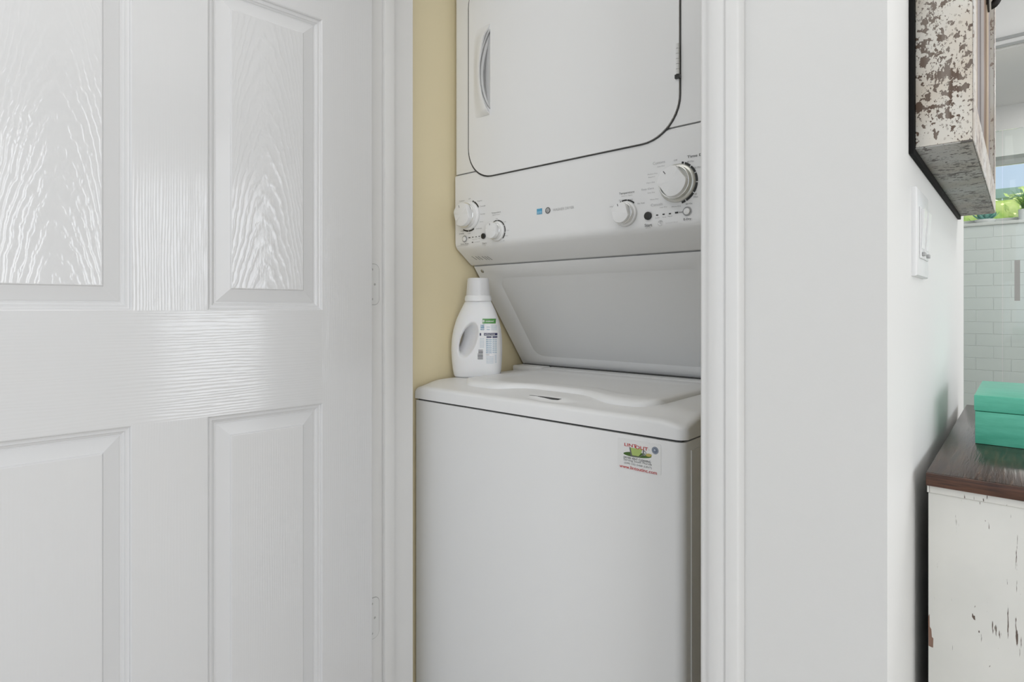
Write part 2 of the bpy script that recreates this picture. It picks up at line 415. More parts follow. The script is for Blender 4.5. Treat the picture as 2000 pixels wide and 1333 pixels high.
# painted hinge leaves let into the jamb
M_hinge = mat('painted hinge', (.75, .75, .74), .35)
M_screw = mat('hinge screw', (.42, .42, .41), .5)
for zc in (1.051, .331, 1.80):
    h = .0435; y0, y1 = .7215, .749; r = .012
    pts = [(y0, zc - h), (y0, zc + h)] + [(y1 - r + r * math.sin(R(a)), zc + h - r + r * math.cos(R(a))) for a in range(0, 91, 15)] + [(y1 - r + r * math.cos(R(a)), zc - h + r - r * math.sin(R(a))) for a in range(0, 91, 15)]
    bm = prism(pts, -1.05, -1.0488, 'x'); hg = link('hinge', bm_me(bm), M_hinge, fr)
    # mortise line round the leaf
    bm = bmesh.new()
    o2 = [(y0, zc + h + .0012)] + [(y1 - r + (r + .0012) * math.sin(R(a)), zc + h - r + (r + .0012) * math.cos(R(a))) for a in range(0, 91, 15)] + [(y1 - r + (r + .0012) * math.cos(R(a)), zc - h + r - (r + .0012) * math.sin(R(a))) for a in range(0, 91, 15)] + [(y0, zc - h - .0012)]
    bm.free(); bm = prism(o2, -1.05, -1.0494, 'x'); link('mortise', bm_me(bm), M_screw, hg)
    for yy, zz in ((.731, zc + .032), (.738, zc), (.731, zc - .032)):
        bm = lathe([(0, .0004), (.0022, .0004), (.0026, 0)], 12)
        bmesh.ops.rotate(bm, cent=(0, 0, 0), matrix=Matrix.Rotation(R(90), 3, 'Z'), verts=bm.verts[:]); moved(bm, -1.0487, yy, zz)
        link('screw', bm_me(bm), M_screw, hg)

# ------------------------------------------------------------------ stacked washer and dryer
XL, XRt = -1.0880, -.4080
YW = .880                      # washer front
ZBODY = .785; ZTOP = .827
wd = empty('laundry_center', (-.748, 1.25, 0), 'white stacked washer and dryer unit standing inside the closet', 'washer dryer')
# washer cabinet
bm = bmesh.new(); addbox(bm, XL + .001, XRt - .003, YW, 1.62, .02, ZBODY - .004)
bevel_edges(bm, .016, 5, lambda e: abs(e.verts[0].co.z - e.verts[1].co.z) > .5 and e.verts[0].co.y < .9 and e.verts[0].co.x > -.7)
bevel_edges(bm, .004, 3, lambda e: abs(e.verts[0].co.z - e.verts[1].co.z) > .5 and e.verts[0].co.y < .9 and e.verts[0].co.x < -.7)
o = link('washer_cabinet', bm_me(bm), M_app, wd); sharp(o.data, 40)
box('cabinet_seam', XL + .006, XRt - .008, YW + .006, 1.60, ZBODY - .004, ZBODY, M_gap, wd)
box('side_panel', XRt - .003, XRt - .0018, YW + .030, 1.60, .03, ZBODY - .02, M_app, wd)
for fx in (XL + .06, XRt - .06):
    for fy in (.94, 1.56):
        bm = bmesh.new(); bmesh.ops.create_cone(bm, cap_ends=True, segments=16, radius1=.022, radius2=.018, depth=.02); moved(bm, fx, fy, .01)
        link('foot', bm_me(bm), M_black, wd)
# washer top: a moulded cover that falls towards its rim
def sstep(a, b, x): x = max(0, min(1, (x - a) / (b - a))); return x * x * (3 - 2 * x)
YT1 = 1.60
def top_h(x, y):
    df = y - YW; dl = x - XL; dr = XRt - x
    z = ZTOP
    z -= .012 * (1 - sstep(.0, .075, df)) + .006 * (1 - sstep(0, .05, dr)) + .004 * (1 - sstep(0, .03, dl))
    if df < .018 and dr < .018:        # round the front corner
        d_ = max(0, .018 - math.hypot(.018 - df, .018 - dr)); df = max(df, .017); dr = d_
    for d, rr in ((df, .011), (dr, .011), (dl, .006)):
        if d < rr: z -= rr * .8 * (1 - math.sqrt(max(0, 1 - (1 - d / rr) ** 2)))
    return z
def lid_front(x):
    c = abs(x + .725)
    return .922 + .034 * (1 - sstep(.05, .16, c)) 
def lid_h(x, y):                 # raised field of the lid; only between these edges
    e = min(x + .985, -.484 - x, y - lid_front(x)); 
    return sstep(0, .014, e)
nx, ny = 120, 110
def fx_(i): 
    t = i / nx; return XL + (XRt - XL) * t
ys = [YW + (j / 14) ** 1.8 * .02 for j in range(14)] + [YW + .02 + (YT1 - YW - .02) * j / ny for j in range(ny + 1)]
xsn = [XL + (j / 10) ** 1.8 * .014 for j in range(10)] + [XL + .014 + (XRt - XL - .030) * j / nx for j in range(nx + 1)] + [XRt - ((10 - j) / 10) ** 1.8 * .016 for j in range(1, 11)]
bm = bmesh.new(); G = []
for y in ys:
    row = []
    for x in xsn:
        rc_ = .018; x2, y2 = x, y
        ax, ay = x - (XRt - rc_), (YW + rc_) - y           # rounded front corner in plan
        if ax > 0 and ay > 0: f_ = max(ax, ay) / math.hypot(ax, ay); x2 = XRt - rc_ + ax * f_; y2 = YW + rc_ - ay * f_
        z = top_h(x2, y2)
        e = min(x + .985, -.484 - x, y - lid_front(x))
        if y < 1.235 and -.006 < e < 0: z -= .0
        sx, sy = (x + .700) / .062, (y - .905) / .011
        s2 = sx * sx + sy * sy
        if s2 < 1: z -= .010 * (1 - s2) * (1 if sy > 0 else 1)
        row.append(bm.verts.new((x2, y2, z)))
    G.append(row)
for a, b in zip(G, G[1:]):
    for i in range(len(a) - 1): bm.faces.new((a[i], a[i + 1], b[i + 1], b[i]))
# rim down to the seam
loop = G[0] + [r[-1] for r in G[1:]] + G[-1][-2::-1] + [r[0] for r in G[-2:0:-1]]
low = [bm.verts.new((v.co.x, v.co.y, ZBODY)) for v in loop]
for i in range(len(loop)):
    j = (i + 1) % len(loop); bm.faces.new((loop[j], loop[i], low[i], low[j]))
bm.faces.new(low)
o = link('washer_top', bm_me(bm), M_plastic, wd); sharp(o.data, 50)
# lid
bm = bmesh.new(); G = []
lx = [-.985 + .014 * (j / 6) for j in range(6)] + [-.971 + .473 * j / 60 for j in range(61)] + [-.498 + .014 * (j / 6) for j in range(1, 7)]
nyl = 50
for j in range(-6, nyl + 1):
    row = []
    for x in lx:
        f = lid_front(x)
        # rounded corners in plan
        for d in (x + .985, -.484 - x):
            if d < .05: f += .05 * (1 - math.sqrt(max(0, 1 - (1 - d / .05) ** 2))) * .9
        y = f + .014 * (j + 6) / 6 if j < 0 else f + .014 + (1.214 - f - .014) * j / nyl
        e = min(x + .985, -.484 - x, y - f + 1e-5)
        z = top_h(x, y) + .0005 + .0095 * math.sqrt(max(0, 1 - (1 - min(1, max(0, e) / .014)) ** 2)) 
        # shallow pan of the lid
        e2 = min(x + .95, -.519 - x, y - f - .035, 1.195 - y); z -= .003 * sstep(0, .03, e2)
        row.append(bm.verts.new((x, y, z)))
    G.append(row)
for a, b in zip(G, G[1:]):
    for i in range(len(a) - 1): bm.faces.new((a[i], a[i + 1], b[i + 1], b[i]))
for r in (G[0], G[-1], [g[0] for g in G], [g[-1] for g in G]):
    lw = [bm.verts.new((v.co.x, v.co.y, ZTOP - .012)) for v in r]
    for i in range(len(r) - 1): bm.faces.new((r[i], r[i + 1], lw[i + 1], lw[i]))
o = link('lid', bm_me(bm), M_plastic, wd); sharp(o.data, 50)
# hinge strip behind the lid and the corner blocks
box('hinge_strip', -.9705, -.452, 1.2175, 1.262, ZTOP - .004, ZTOP + .012, M_plastic, wd, .004)
box('corner_block', XL + .012, -.9745, 1.2175, 1.262, ZTOP - .004, ZTOP + .013, M_plastic, wd, .004)
box('gap_shade_strip', XL + .012, XRt - .004, 1.2625, 1.282, ZTOP + .009, ZTOP + .0138, M_gap, wd)  # dark strip standing in for the shaded gap below the back panel
box('corner_block', -.4485, XRt - .002, 1.2175, 1.262, ZTOP - .004, ZTOP + .013, M_plastic, wd, .004)
def PZ(px, py, z):               # point of the photo on a level plane
    u, v = uv(px, py); t = (z - CAMZ) / v
    return t * (.749 * u - .663), t * (.663 * u + .749)
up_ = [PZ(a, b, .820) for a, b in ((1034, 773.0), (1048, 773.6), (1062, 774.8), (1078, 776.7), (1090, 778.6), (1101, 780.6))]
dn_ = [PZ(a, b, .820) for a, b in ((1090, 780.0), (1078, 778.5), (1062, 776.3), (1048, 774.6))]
bm = prism(up_ + dn_, ZTOP - .0125, ZTOP - .0062); link('finger_slot_shade', bm_me(bm), M_gap, wd)  # dark crescent stands in for the shade inside the finger slot

# dryer body
ZSEAM = 1.3385; ZCR = 1.150; ZBOT = 1.109
YD = 1.010
prof = [(YD + .0, 1.92), (YD, ZCR), (1.074, ZBOT), (1.276, ZTOP + .008), (1.62, ZTOP + .008), (1.62, 1.92)]
bm = prism([(YD + .012, 1.92), (YD + .012, ZCR + .003), (1.078, ZBOT + .004), (1.284, ZTOP + .0085), (1.62, ZTOP + .0085), (1.62, 1.92)], XL + .002, XRt - .002, 'x')
dc = link('dryer_cabinet', bm_me(bm), M_app, wd)
# upper front panel
bm = bmesh.new(); addbox(bm, XL, XRt, YD + .0005, YD + .04, ZSEAM + .0012, 1.92)
bevel_edges(bm, .006, 4, lambda e: abs(e.verts[0].co.z - e.verts[1].co.z) > .3 and e.verts[0].co.y < YD + .01)
o = fp = link('front_panel', bm_me(bm), M_app, wd); sharp(o.data, 40)
# control panel, with the face and the undercut lip below it
pr = [(YD + .04, ZSEAM - .0012), (YD + .003, ZSEAM - .0012), (YD + .0005, ZSEAM - .004), (YD + .001, 1.165), (YD + .0025, 1.158), (YD + .007, 1.1505), (YD + .013, 1.146), (1.066, 1.1135), (1.0715, 1.1115), (1.074, ZBOT + .003), (1.10, ZBOT + .003)]
bm = prism(pr, XL, XRt, 'x')
o = link('control_panel', bm_me(bm), M_plastic, wd); sharp(o.data, 40)
YP = YD + .0002
# vent slots in the underside lip
for cx_ in (928, 935, 940, 948, 953, 958):
    x_, z_ = PY(cx_, 505, 1.04)
    bm = bmesh.new(); 
    for sgn in (1,):
        bm.faces.new([bm.verts.new(p) for p in ((x_ - .0035, 1.0330, z_ + .0015 + .0045), (x_ - .0010, 1.0330, z_ + .0015 + .0045), (x_ + .0045, 1.0460, z_ - .0058 + .0035), (x_ + .0020, 1.0460, z_ - .0058 + .0035))])
    me = bm_me(bm); me.transform(Matrix.Translation((0, -.003, -.0015))); link('vent_slot', me, M_print, wd)
# sloped back panel with its sunk field
def slope(a, x, d=0):            # a: 0 at the top lip, 1 at the washer top; d: outwards
    y = 1.074 + (1.276 - 1.074) * a; z = ZBOT + (ZTOP + .010 - ZBOT) * a
    n = Vector((0, -.799, -.601)); 
    return Vector((x, y, z)) + n * d
bm = bmesh.new()
rings = [(0, 0, 0, 0, 0), (.052, .10, .075, .052, 0), (.062, .135, .10, .062, -.0075), (.07, .16, .12, .07, -.0085)]
prev = None
for l, tp, bt, rt, d in rings:
    n = 10; pts = []
    x0, x1, a0, a1 = XL + .004 + l, XRt - .004 - rt, tp, 1 - bt
    rx = .03 if l else .0005; ra = rx / .346
    for cx_, ca, s0 in ((x1 - rx, a0 + ra, -90), (x1 - rx, a1 - ra, 0), (x0 + rx, a1 - ra, 90), (x0 + rx, a0 + ra, 180)):
        for i in range(n):
            t = R(s0 + 90 * i / (n - 1)); pts.append(bm.verts.new(slope(ca + ra * math.sin(t), cx_ + rx * math.cos(t), d)))
    if prev:
        for i in range(len(pts)): bm.faces.new((prev[i], prev[(i + 1) % len(pts)], pts[(i + 1) % len(pts)], pts[i]))
    prev = pts
bm.faces.new(prev)
o = link('back_panel', bm_me(bm), M_app, wd, smooth=True)
# left and right edge returns of the sloped panel
for xx in (XL + .004, XRt - .004):
    bm = bmesh.new(); bm.faces.new([bm.verts.new(p) for p in (slope(0, xx), slope(1, xx), slope(1, xx, -.02), slope(0, xx, -.02))]); link('panel_edge', bm_me(bm), M_app, wd)
bm = lathe([(0, .0018), (.0028, .0018), (.0045, .001), (.0052, 0)], 16)
bmesh.ops.rotate(bm, cent=(0, 0, 0), matrix=Matrix.Rotation(R(37), 3, 'X'), verts=bm.verts[:])
p = slope(.045, XL + .026, .0005); moved(bm, *p); link('screw', bm_me(bm), M_steel, wd)
# dryer door on a dark gasket
DX0, DX1, DZ0, DZ1 = -1.034, -.478, 1.3195, 1.825
DF = YD - .0042
gk = link('door_gasket', bm_me(prism(rrect(DX0 - .0062, DX1 + .0026, DZ0 - .0026, DZ1 + .0022, .080), YD - .0006, YD + .002, 'y')), M_gap, wd)
bm = prism(rrect(DX0, DX1, DZ0, DZ1, .078, 14), DF, YD + .004, 'y')
bevel_edges(bm, .0028, 3, lambda e: all(v.co.y < DF + .001 for v in e.verts))
dd = link('dryer_door', bm_me(bm), M_app, wd)
# pocket behind the pull: an opening through the skins with a dished bowl in it
HX0, HX1, HZ0, HZ1 = -1.020, -.962, 1.466, 1.684
PZ0, PZ1, PXR, PW = 1.478, 1.672, -.9605, .040
def pk(t): return PW * (math.sin(math.pi * t) ** .7 if 0 < t < 1 else 0)
for tgt in (dd, gk, fp, dc):
    cut = link('cutter', bm_me(prism([(PXR - pk(t / 24), PZ0 + (PZ1 - PZ0) * t / 24) for t in range(25)], YD - .03, YD + .030, 'y')), None)
    if tgt.parent: cut.location = -wpos(tgt) + wpos(tgt)
    bpy.context.view_layer.update()
    md = tgt.modifiers.new('b', 'BOOLEAN'); md.object = cut; md.operation = 'DIFFERENCE'; md.solver = 'EXACT'
    bpy.context.view_layer.update(); applied(tgt); bpy.data.objects.remove(cut); sharp(tgt.data, 30)
bm = bmesh.new(); G = []
for j in range(25):
    t = j / 24; row = []
    for i in range(13):
        u = i / 12; x = PXR + .0002 - (pk(t) + .0004) * (1 - u)
        row.append(bm.verts.new((x, DF + .0005 + .024 * math.sin(math.pi * min(max(t, .001), .999)) ** .5 * (1 - u) ** .9, PZ0 + (PZ1 - PZ0) * t)))
    G.append(row)
for a, b in zip(G, G[1:]):
    for i in range(12): bm.faces.new((a[i], a[i + 1], b[i + 1], b[i]))
link('handle_pocket', bm_me(bm), M_plastic, dd, smooth=True)
bm = bmesh.new(); nv, nu = 30, 12; top = []
for j in range(nv + 1):
    v = j / nv; z = HZ0 + (HZ1 - HZ0) * v; arch = math.sin(math.pi * max(0, min(1, (v - .05) / .90))) ** .7
    xr = HX1 - .027 * arch; xl = HX0 + .006 * abs(2 * v - 1) ** 6
    endf = sstep(0, .03, v) * sstep(0, .12, 1 - v)
    row = []
    for i in range(nu + 1):
        u = i / nu; row.append((xl + (xr - xl) * u, DF + .0002 - .0105 * sstep(0, 1, u) * (.15 + .85 * endf), z))
    top.append(row)
A = [[bm.verts.new(p) for p in r] for r in top]; B = [[bm.verts.new((p[0], p[1] + .0040, p[2])) for p in r] for r in top]
for L_ in (A, B):
    for a, b in zip(L_, L_[1:]):
        for i in range(nu): bm.faces.new((a[i], a[i + 1], b[i + 1], b[i]))
for i in range(nv): bm.faces.new((A[i][-1], B[i][-1], B[i + 1][-1], A[i + 1][-1]))
for r in (top[0], top[-1]):
    a = [bm.verts.new(p) for p in r]; b = [bm.verts.new((p[0], DF + .0003, p[2])) for p in r]
    for i in range(nu): bm.faces.new((a[i], a[i + 1], b[i + 1], b[i]))
o = link('door_handle', bm_me(bm), M_plastic, dd); sharp(o.data, 50)
for z0, z1 in ((1.433, 1.490), (1.655, 1.712)):
    hb = None
    bm = bmesh.new(); n = 6
    for i in range(n):
        a = z0 + (z1 - z0) * i / n; b = a + (z1 - z0) / n - .0008
        g = bmesh.ops.create_cone(bm, cap_ends=True, segments=14, radius1=.0032, radius2=.0032, depth=b - a)
        bmesh.ops.translate(bm, vec=(DX1 - .0015, YD - .0060, (a + b) / 2), verts=g['verts'])
    o = link('hinge', bm_me(bm), M_hinge, wd); sharp(o.data, 40)
    bm = bmesh.new(); addbox(bm, DX1 - .006, DX1 + .003, YD - .0090, YD - .0012, z0 - .008, z0 - .001); link('hinge_foot', bm_me(bm), M_black, o)

# knobs
M_satin = mat('satin silver', (.62, .62, .58), .28, .55)
def knob(px, py, Rr, h, rot, chrome=True, capk=.80, label=None):
    x, z = PY(px, py, YP)
    bm = lathe([(Rr * .93, 0), (Rr * .93, .003), (Rr * .90, .0045), (Rr * .80, .0055), (Rr * .775, h * .45), (Rr * .74, h * .5), (0, h * .5)], 48); moved(bm, x, YP, z)
    kb = link('knob', bm_me(bm), M_satin if label and 'largest' in label else M_plastic, wd); sharp(kb.data, 40)
    if label: kb['label'] = label
    # grip: disc with two flats and rounded crown
    rc = Rr * .76; n = 60; bm = bmesh.new(); rings = []
    for rr, hh in ((rc * 1.0, h * .5), (rc * .985, h * .92), (rc * .95, h * .98), (rc * .88, h), (0, h)):
        ring = []
        for i in range(n):
            a = 2 * math.pi * i / n; xx, zz = rr * math.cos(a), rr * math.sin(a)
            lim = rc * capk * (rr / rc) ** .3 if rr else 0
            xx = max(-lim, min(lim, xx)); ring.append((xx * math.cos(rot) - zz * math.sin(rot), hh, xx * math.sin(rot) + zz * math.cos(rot)))
        rings.append([bm.verts.new((x + a, YP - b, z + c)) for a, b, c in (ring if rr else [(0, h, 0)])])
    for a, b in zip(rings, rings[1:]):
        for i in range(n):
            j = (i + 1) % n
            if len(b) == 1: bm.faces.new((a[i], b[0], a[j]))
            else: bm.faces.new((a[i], b[i], b[j], a[j]))
    g = link('grip', bm_me(bm), M_plastic, kb); sharp(g.data, 40)
    if chrome:
        bm = bmesh.new(); n = 48
        bm.free(); bm = lathe([(rc * 1.01, h * .46), (rc * 1.045, h * .52), (rc * 1.045, h * .58), (rc * 1.0, h * .62), (rc * .96, h * .6)], 48); moved(bm, x, YP, z)
        c = link('chrome_ring', bm_me(bm), M_chrome, kb, smooth=True)
    bm = bmesh.new()
    a = rot + R(90); px_, pz_ = math.cos(a), math.sin(a)
    flat(bm, [(x + px_ * rc * .62 - pz_ * .0008, z + pz_ * rc * .62 + px_ * .0008), (x + px_ * rc * .62 + pz_ * .0008, z + pz_ * rc * .62 - px_ * .0008), (x + px_ * rc * .86 + pz_ * .0008, z + pz_ * rc * .86 - px_ * .0008), (x + px_ * rc * .86 - pz_ * .0008, z + pz_ * rc * .86 + px_ * .0008)], YP - h - .0002)
    rawlink('pointer', bm, M_print, kb)
    return x, z
kx1, kz1 = knob(1323, 358, .0385, .026, R(38), label='largest round dial with a chrome rim, upper right of the control panel')
kx2, kz2 = knob(1222, 418, .0270, .024, R(15))
kx3, kz3 = knob(916, 422, .0385, .028, R(18), label='large round dial at the left edge of the control panel')
kx4, kz4 = knob(971, 452, .0255, .024, R(8))
# dial markings
bm = bmesh.new()
gaps = [69, 47, 23, -4, -34, -64]
a0 = 77
for a in gaps + [-77]:
    arcband(bm, kx1, kz1, .0362, .0400, a0, a + (1.5 if a != -77 else 0), YP - .0003); a0 = a - 1.5
tag(rawlink('dial_marking', bm, M_black, wd), kind='stuff')
for lst, (x_, z_), r0, r1 in (([(120, 112), (108, 84), (81, 46)], (kx2, kz2), .0258, .0286), ([(70, 63), (60, 28), (-62, -90), (-93, -122)], (kx3, kz3), .0362, .0395), ([(116, 92), (88, 30), (26, -8), (-12, -45)], (kx4, kz4), .0246, .0270)):
    bm = bmesh.new()
    for a, b in lst: arcband(bm, x_, z_, r0, r1, a, b, YP - .0003)
    tag(rawlink('dial_marking', bm, M_black, wd), kind='stuff')
# start buttons, light rings, indicator dashes
for px_, py_, r in ((1266, 422, .0078), (944.5, 461.5, .0068)):
    x_, z_ = PY(px_, py_, YP); bm = moved(lathe([(r, 0), (r, .0025), (r * .85, .0032), (0, .0030)], 28), x_, YP, z_)
    o = link('start_button', bm_me(bm), M_black, wd); o['label'] = 'black start button'; sharp(o.data, 40)
for px_, py_, r in ((1342, 413, .0080), (907.5, 467, .0080)):
    x_, z_ = PY(px_, py_, YP); bm = moved(lathe([(r * .74, 0), (r * .74, .0022), (r * .6, .0030), (0, .0030)], 28), x_, YP, z_)
    o = link('select_button', bm_me(bm), M_plastic, wd); sharp(o.data, 40)
    bm = bmesh.new(); arcband(bm, x_, z_, r * .80, r * 1.08, 0, 360, YP - .0003, 32); rawlink('button_ring', bm, M_appgrey, o)
bm = bmesh.new()
for px_, py_, a, b in ((1283.5, 420.5, .0022, .0011), (1296, 418.8, .0022, .0011), (1308.5, 417.5, .0022, .0011), (1321.5, 415.5, .0032, .0015)):
    x_, z_ = PY(px_, py_, YP); flat(bm, [(x_ - a, z_ - b), (x_ + a, z_ - b), (x_ + a, z_ + b), (x_ - a, z_ + b)], YP - .0003)
for px_, py_, a, b in ((917, 464.5, .0034, .0011), (923.5, 463.5, .002, .001), (930, 462.8, .002, .001), (936, 462, .002, .001), (923, 473.5, .0024, .0011)):
    x_, z_ = PY(px_, py_, YP); flat(bm, [(x_ - a, z_ - b), (x_ + a, z_ - b), (x_ + a, z_ + b), (x_ - a, z_ + b)], YP - .0003)
tag(rawlink('indicator_light', bm, M_black, wd), kind='stuff')
bm = bmesh.new(); x_, z_ = PY(1329, 414.7, YP); x2, _ = PY(1334, 414, YP); flat(bm, [(x_ - .003, z_ - .001), (x2, z_ - .001), (x2, z_ + .001), (x_ - .003, z_ + .001)], YP - .0003)
rawlink('indicator_strip', bm, M_appgrey, wd)
# lettering
def letters(items, m, name='lettering', Y=None, parent=None):
    bm = bmesh.new(); Y = YP - .0003 if Y is None else Y
    for it in items:
        s, xa, xb, yc, h = it[:5]; kw = it[5] if len(it) > 5 else {}
        x0, z0 = PY(xa, yc, Y); x1, _ = PY(xb, yc, Y); zc = PY((xa + xb) / 2, yc, Y)[1]
        add_text(bm, s, x0, x1, zc, h, Y, **kw)
    return tag(rawlink(name, bm, m, parent or wd), kind='stuff')
letters([('Temperature', 1209, 1239, 377, .0056), ('Time Dry', 1342, 1381, 304, .0062, dict(bold=True)), ('Start', 1259, 1273.5, 440, .0058, dict(bold=True)), ('E-Dry', 1335, 1350, 428.5, .0052, dict(bold=True))], M_print)
letters([('Cottons', 1275, 1299, 317.5, .0052), ('Easy Care', 1253, 1277, 369.5, .0048), ('Casuals', 1271, 1294, 399.5, .0050), ('Sensor Dry', 1300, 1324, 435.0, .0020)], M_lightprint)
letters([('Less Dry', 1284, 1298, 325, .0028), ('Medium Dry', 1265, 1284, 340, .0028), ('(Regular)', 1266, 1279, 346, .0020), ('More Dry', 1263, 1279, 357, .0028), ('Less Dry', 1265, 1279, 376.5, .0028),
         ('More Dry', 1270, 1286, 389.5, .0028), ('Less Dry', 1289, 1303, 405, .0028), ('More Dry', 1312, 1330, 403.5, .0028), ('Off', 1316, 1323, 313, .0030), ('80 Min', 1342, 1355, 315.5, .0032), ('60 Min', 1355, 1369, 327, .0032),
         ('20', 1356, 1361, 379, .0032), ('Min', 1355, 1363, 384.5, .0030), ('20 Min', 1339, 1352, 398.0, .0030), ('(Fabric Type)', 1214, 1235, 382.3, .0024), ('Medium', 1209, 1221.5, 391, .0028), ('Low', 1230.5, 1236, 389, .0028),
         ('No Heat', 1245, 1259, 397, .0030), ('High', 1191, 1200, 404, .0030), ('(Push)', 1261, 1271, 445.5, .0024), ('Low', 1280, 1288, 425.5, .0024), ('Temp', 1293, 1301, 424.5, .0024), ('Signal', 1304, 1313, 422.5, .0024)], M_appgrey)
letters([('Temperature', 960, 978, 415.5, .0040), ('Start', 942, 950, 475.5, .0044), ('Extra Rinse', 900, 915, 476.5, .0036), ('Large', 900, 908, 451.5, .0030), ('Loads', 897, 906, 456.5, .0032)], M_print)
letters([('Regular', 932, 942, 392.5, .0030), ('Casuals', 937, 948, 402.5, .0030), ('Normal', 938, 947, 418, .0030), ('Heavy', 937, 944, 433.5, .0030), ('Delicate', 930, 941, 446.5, .0030), ('Cottons', 897, 907, 392.5, .0028), ('Off', 915, 919, 388.5, .0028),
         ('Off', 914, 919, 456, .0028), ('Fabric Care', 962, 976, 419.5, .0022), ('Cold', 982.5, 988, 433.5, .0026), ('Cool', 989, 994, 450, .0026), ('Warm', 986, 992, 460.5, .0026), ('Hot', 982.5, 985.5, 470, .0026), ('Off', 968, 972, 427.5, .0022),
         ('Wash', 922, 927, 468, .0020), ('Rinse', 928, 932, 467, .0020), ('Spin', 934, 938, 466, .0020), ('Locked', 927, 937, 472.5, .0022), ('Push', 943, 949, 479.3, .0022)], M_appgrey)
letters([('WASHER DRYER', 1079.5, 1121, 407.5, .0058)], M_lightprint)
# grey swirl printed below the indicator dashes
bm = bmesh.new(); x_, z_ = PY(1290, 436, YP)
arcband(bm, x_, z_, .0040, .0052, 20, 160, YP - .0003); arcband(bm, x_ - .0008, z_ - .0004, .0042, .0050, 180, 330, YP - .0003); arcband(bm, x_ + .001, z_ + .0006, .0016, .0024, 60, 300, YP - .0003)
tag(rawlink('swirl_mark', bm, M_lightprint, wd), kind='stuff')
bm = bmesh.new(); x_, z_ = PY(914, 479.5, YP); x0, z0 = PY(893, 483, YP); x1, _ = PY(914, 481, YP); flat(bm, [(x0, z0 + .002), (x1, z0 + .002), (x1, z0 + .0026), (x0, z0 + .0026)], YP - .0003); rawlink('panel_line', bm, M_appgrey, wd)
# blue efficiency badge and round monogram
x0, z0 = PY(1048.8, 419.3, YP); x1, z1 = PY(1058.6, 407.2, YP)
bdg = link('badge', bm_me(prism([(x0, z0), (x1, z0), (x1, z1), (x0, z1)], YP - .0006, YP, 'y')), M_blue, wd); bdg['label'] = 'small blue square badge'
bm = bmesh.new(); zm = z0 + (z1 - z0) * .30; flat(bm, [(x0 + .0006, zm), (x1 - .0006, zm), (x1 - .0006, zm + .003), (x0 + .0006, zm + .003)], YP - .0008)
arcband(bm, (x0 + x1) / 2, zm + .0035, .0038, .0043, 20, 150, YP - .0008); add_text(bm, 'energy', x0 + .001, x1 - .0012, zm + .0052, .0028, YP - .0008, shear=.3); rawlink('badge_print', bm, M_lblue, bdg)
bm = bmesh.new(); add_text(bm, 'ENERGY STAR', x0 + .0006, x1 - .0006, z0 + .0022, .0018, YP - .0008); rawlink('badge_lettering', bm, M_white, bdg)
xm, zm = PY(1070, 411.3, YP)
lg = link('monogram', bm_me(moved(lathe([(.0070, 0), (.0070, .0006), (0, .0006)], 32), xm, YP, zm)), M_print, wd); lg['label'] = 'dark round monogram badge'
bm = bmesh.new(); disc(bm, xm, zm, .0046, YP - .0007, 26)
for a in range(4): disc(bm, xm + .0056 * math.cos(R(45 + 90 * a)), zm + .0056 * math.sin(R(45 + 90 * a)), .0004, YP - .0007, 8)
rawlink('monogram_field', bm, mat('monogram silver', (.62, .62, .62), .4), lg)
bm = bmesh.new(); add_text(bm, 'GE', xm - .0035, xm + .0035, zm, .0062, YP - .0009, shear=.35, bold=True); rawlink('monogram_lettering', bm, M_print, lg)

# sticker on the washer front
YS = YW - .0004
sx0, _ = PY(1206.5, 900, YS); sx1, sz1 = PY(1291, 869.5, YS); _, sz0 = PY(1293, 930, YS)
M_stk = mat('sticker paper', (.80, .80, .79), .35)
st = link('sticker', bm_me(prism(rrect(sx0, sx1, sz0, sz1, .002, 4), YS - .0003, YS + .0003, 'y')), M_stk, wd); st['label'] = 'white rectangular company sticker with red and green print'
YQ = YS - .0005
M_red = mat('red print', (.50, .02, .02), .45); M_green = mat('dark green print', (.06, .13, .02), .45); M_lgreen = mat('pale green print', (.40, .52, .16), .45); M_orange = mat('tan print', (.50, .42, .12), .45)
def pt(px, py, Y=YQ): return PY(px, py, Y)
def poly(bm, pts, Y): flat(bm, [pt(a, b, Y) for a, b in pts], Y)
def ell(cx_, cy_, rx, ry, sk=0, n=28): return [(cx_ + rx * math.cos(2 * math.pi * i / n), cy_ + ry * math.sin(2 * math.pi * i / n) + sk * math.cos(2 * math.pi * i / n)) for i in range(n)]
bm = bmesh.new(); poly(bm, ell(1245, 889.5, 27.5, 5.0, 3.6), YQ); rawlink('saucer_print', bm, M_green, st)
bm = bmesh.new(); poly(bm, ell(1267, 889.8, 6, 3, .6), YQ - .0001); rawlink('saucer_shine_print', bm, M_orange, st)
bm = bmesh.new(); poly(bm, [(1229, 874), (1231.5, 874.5), (1234.5, 890.5), (1246.5, 892.8), (1250, 892), (1255, 888), (1256, 878.5), (1258, 879.8), (1257, 890), (1248, 894.6), (1232, 892)], YQ - .00015)
x_, z_ = pt(1258, 885.5); rawlink('cup_outline_print', bm, M_print, st)
bm = bmesh.new(); arcband(bm, x_, z_, .0026, .0042, -110, 110, YQ - .00015); rawlink('cup_handle_print', bm, M_appgrey, st)
bm = bmesh.new(); poly(bm, [(1231.5, 874.8), (1254.5, 878.2), (1252.5, 885.5), (1247, 892.0), (1234.5, 889.8)], YQ - .0002); rawlink('cup_print', bm, M_lgreen, st)
letters([('LINT', 1219.5, 1243.5, 870.5, .0052, dict(bold=True)), ('OUT', 1240.5, 1265.5, 876.0, .0058, dict(bold=True)), ('www.lintoutinc.com', 1210, 1283, 917.3, .0056, dict(bold=True))], M_red, 'red_lettering', YQ - .0003, st)
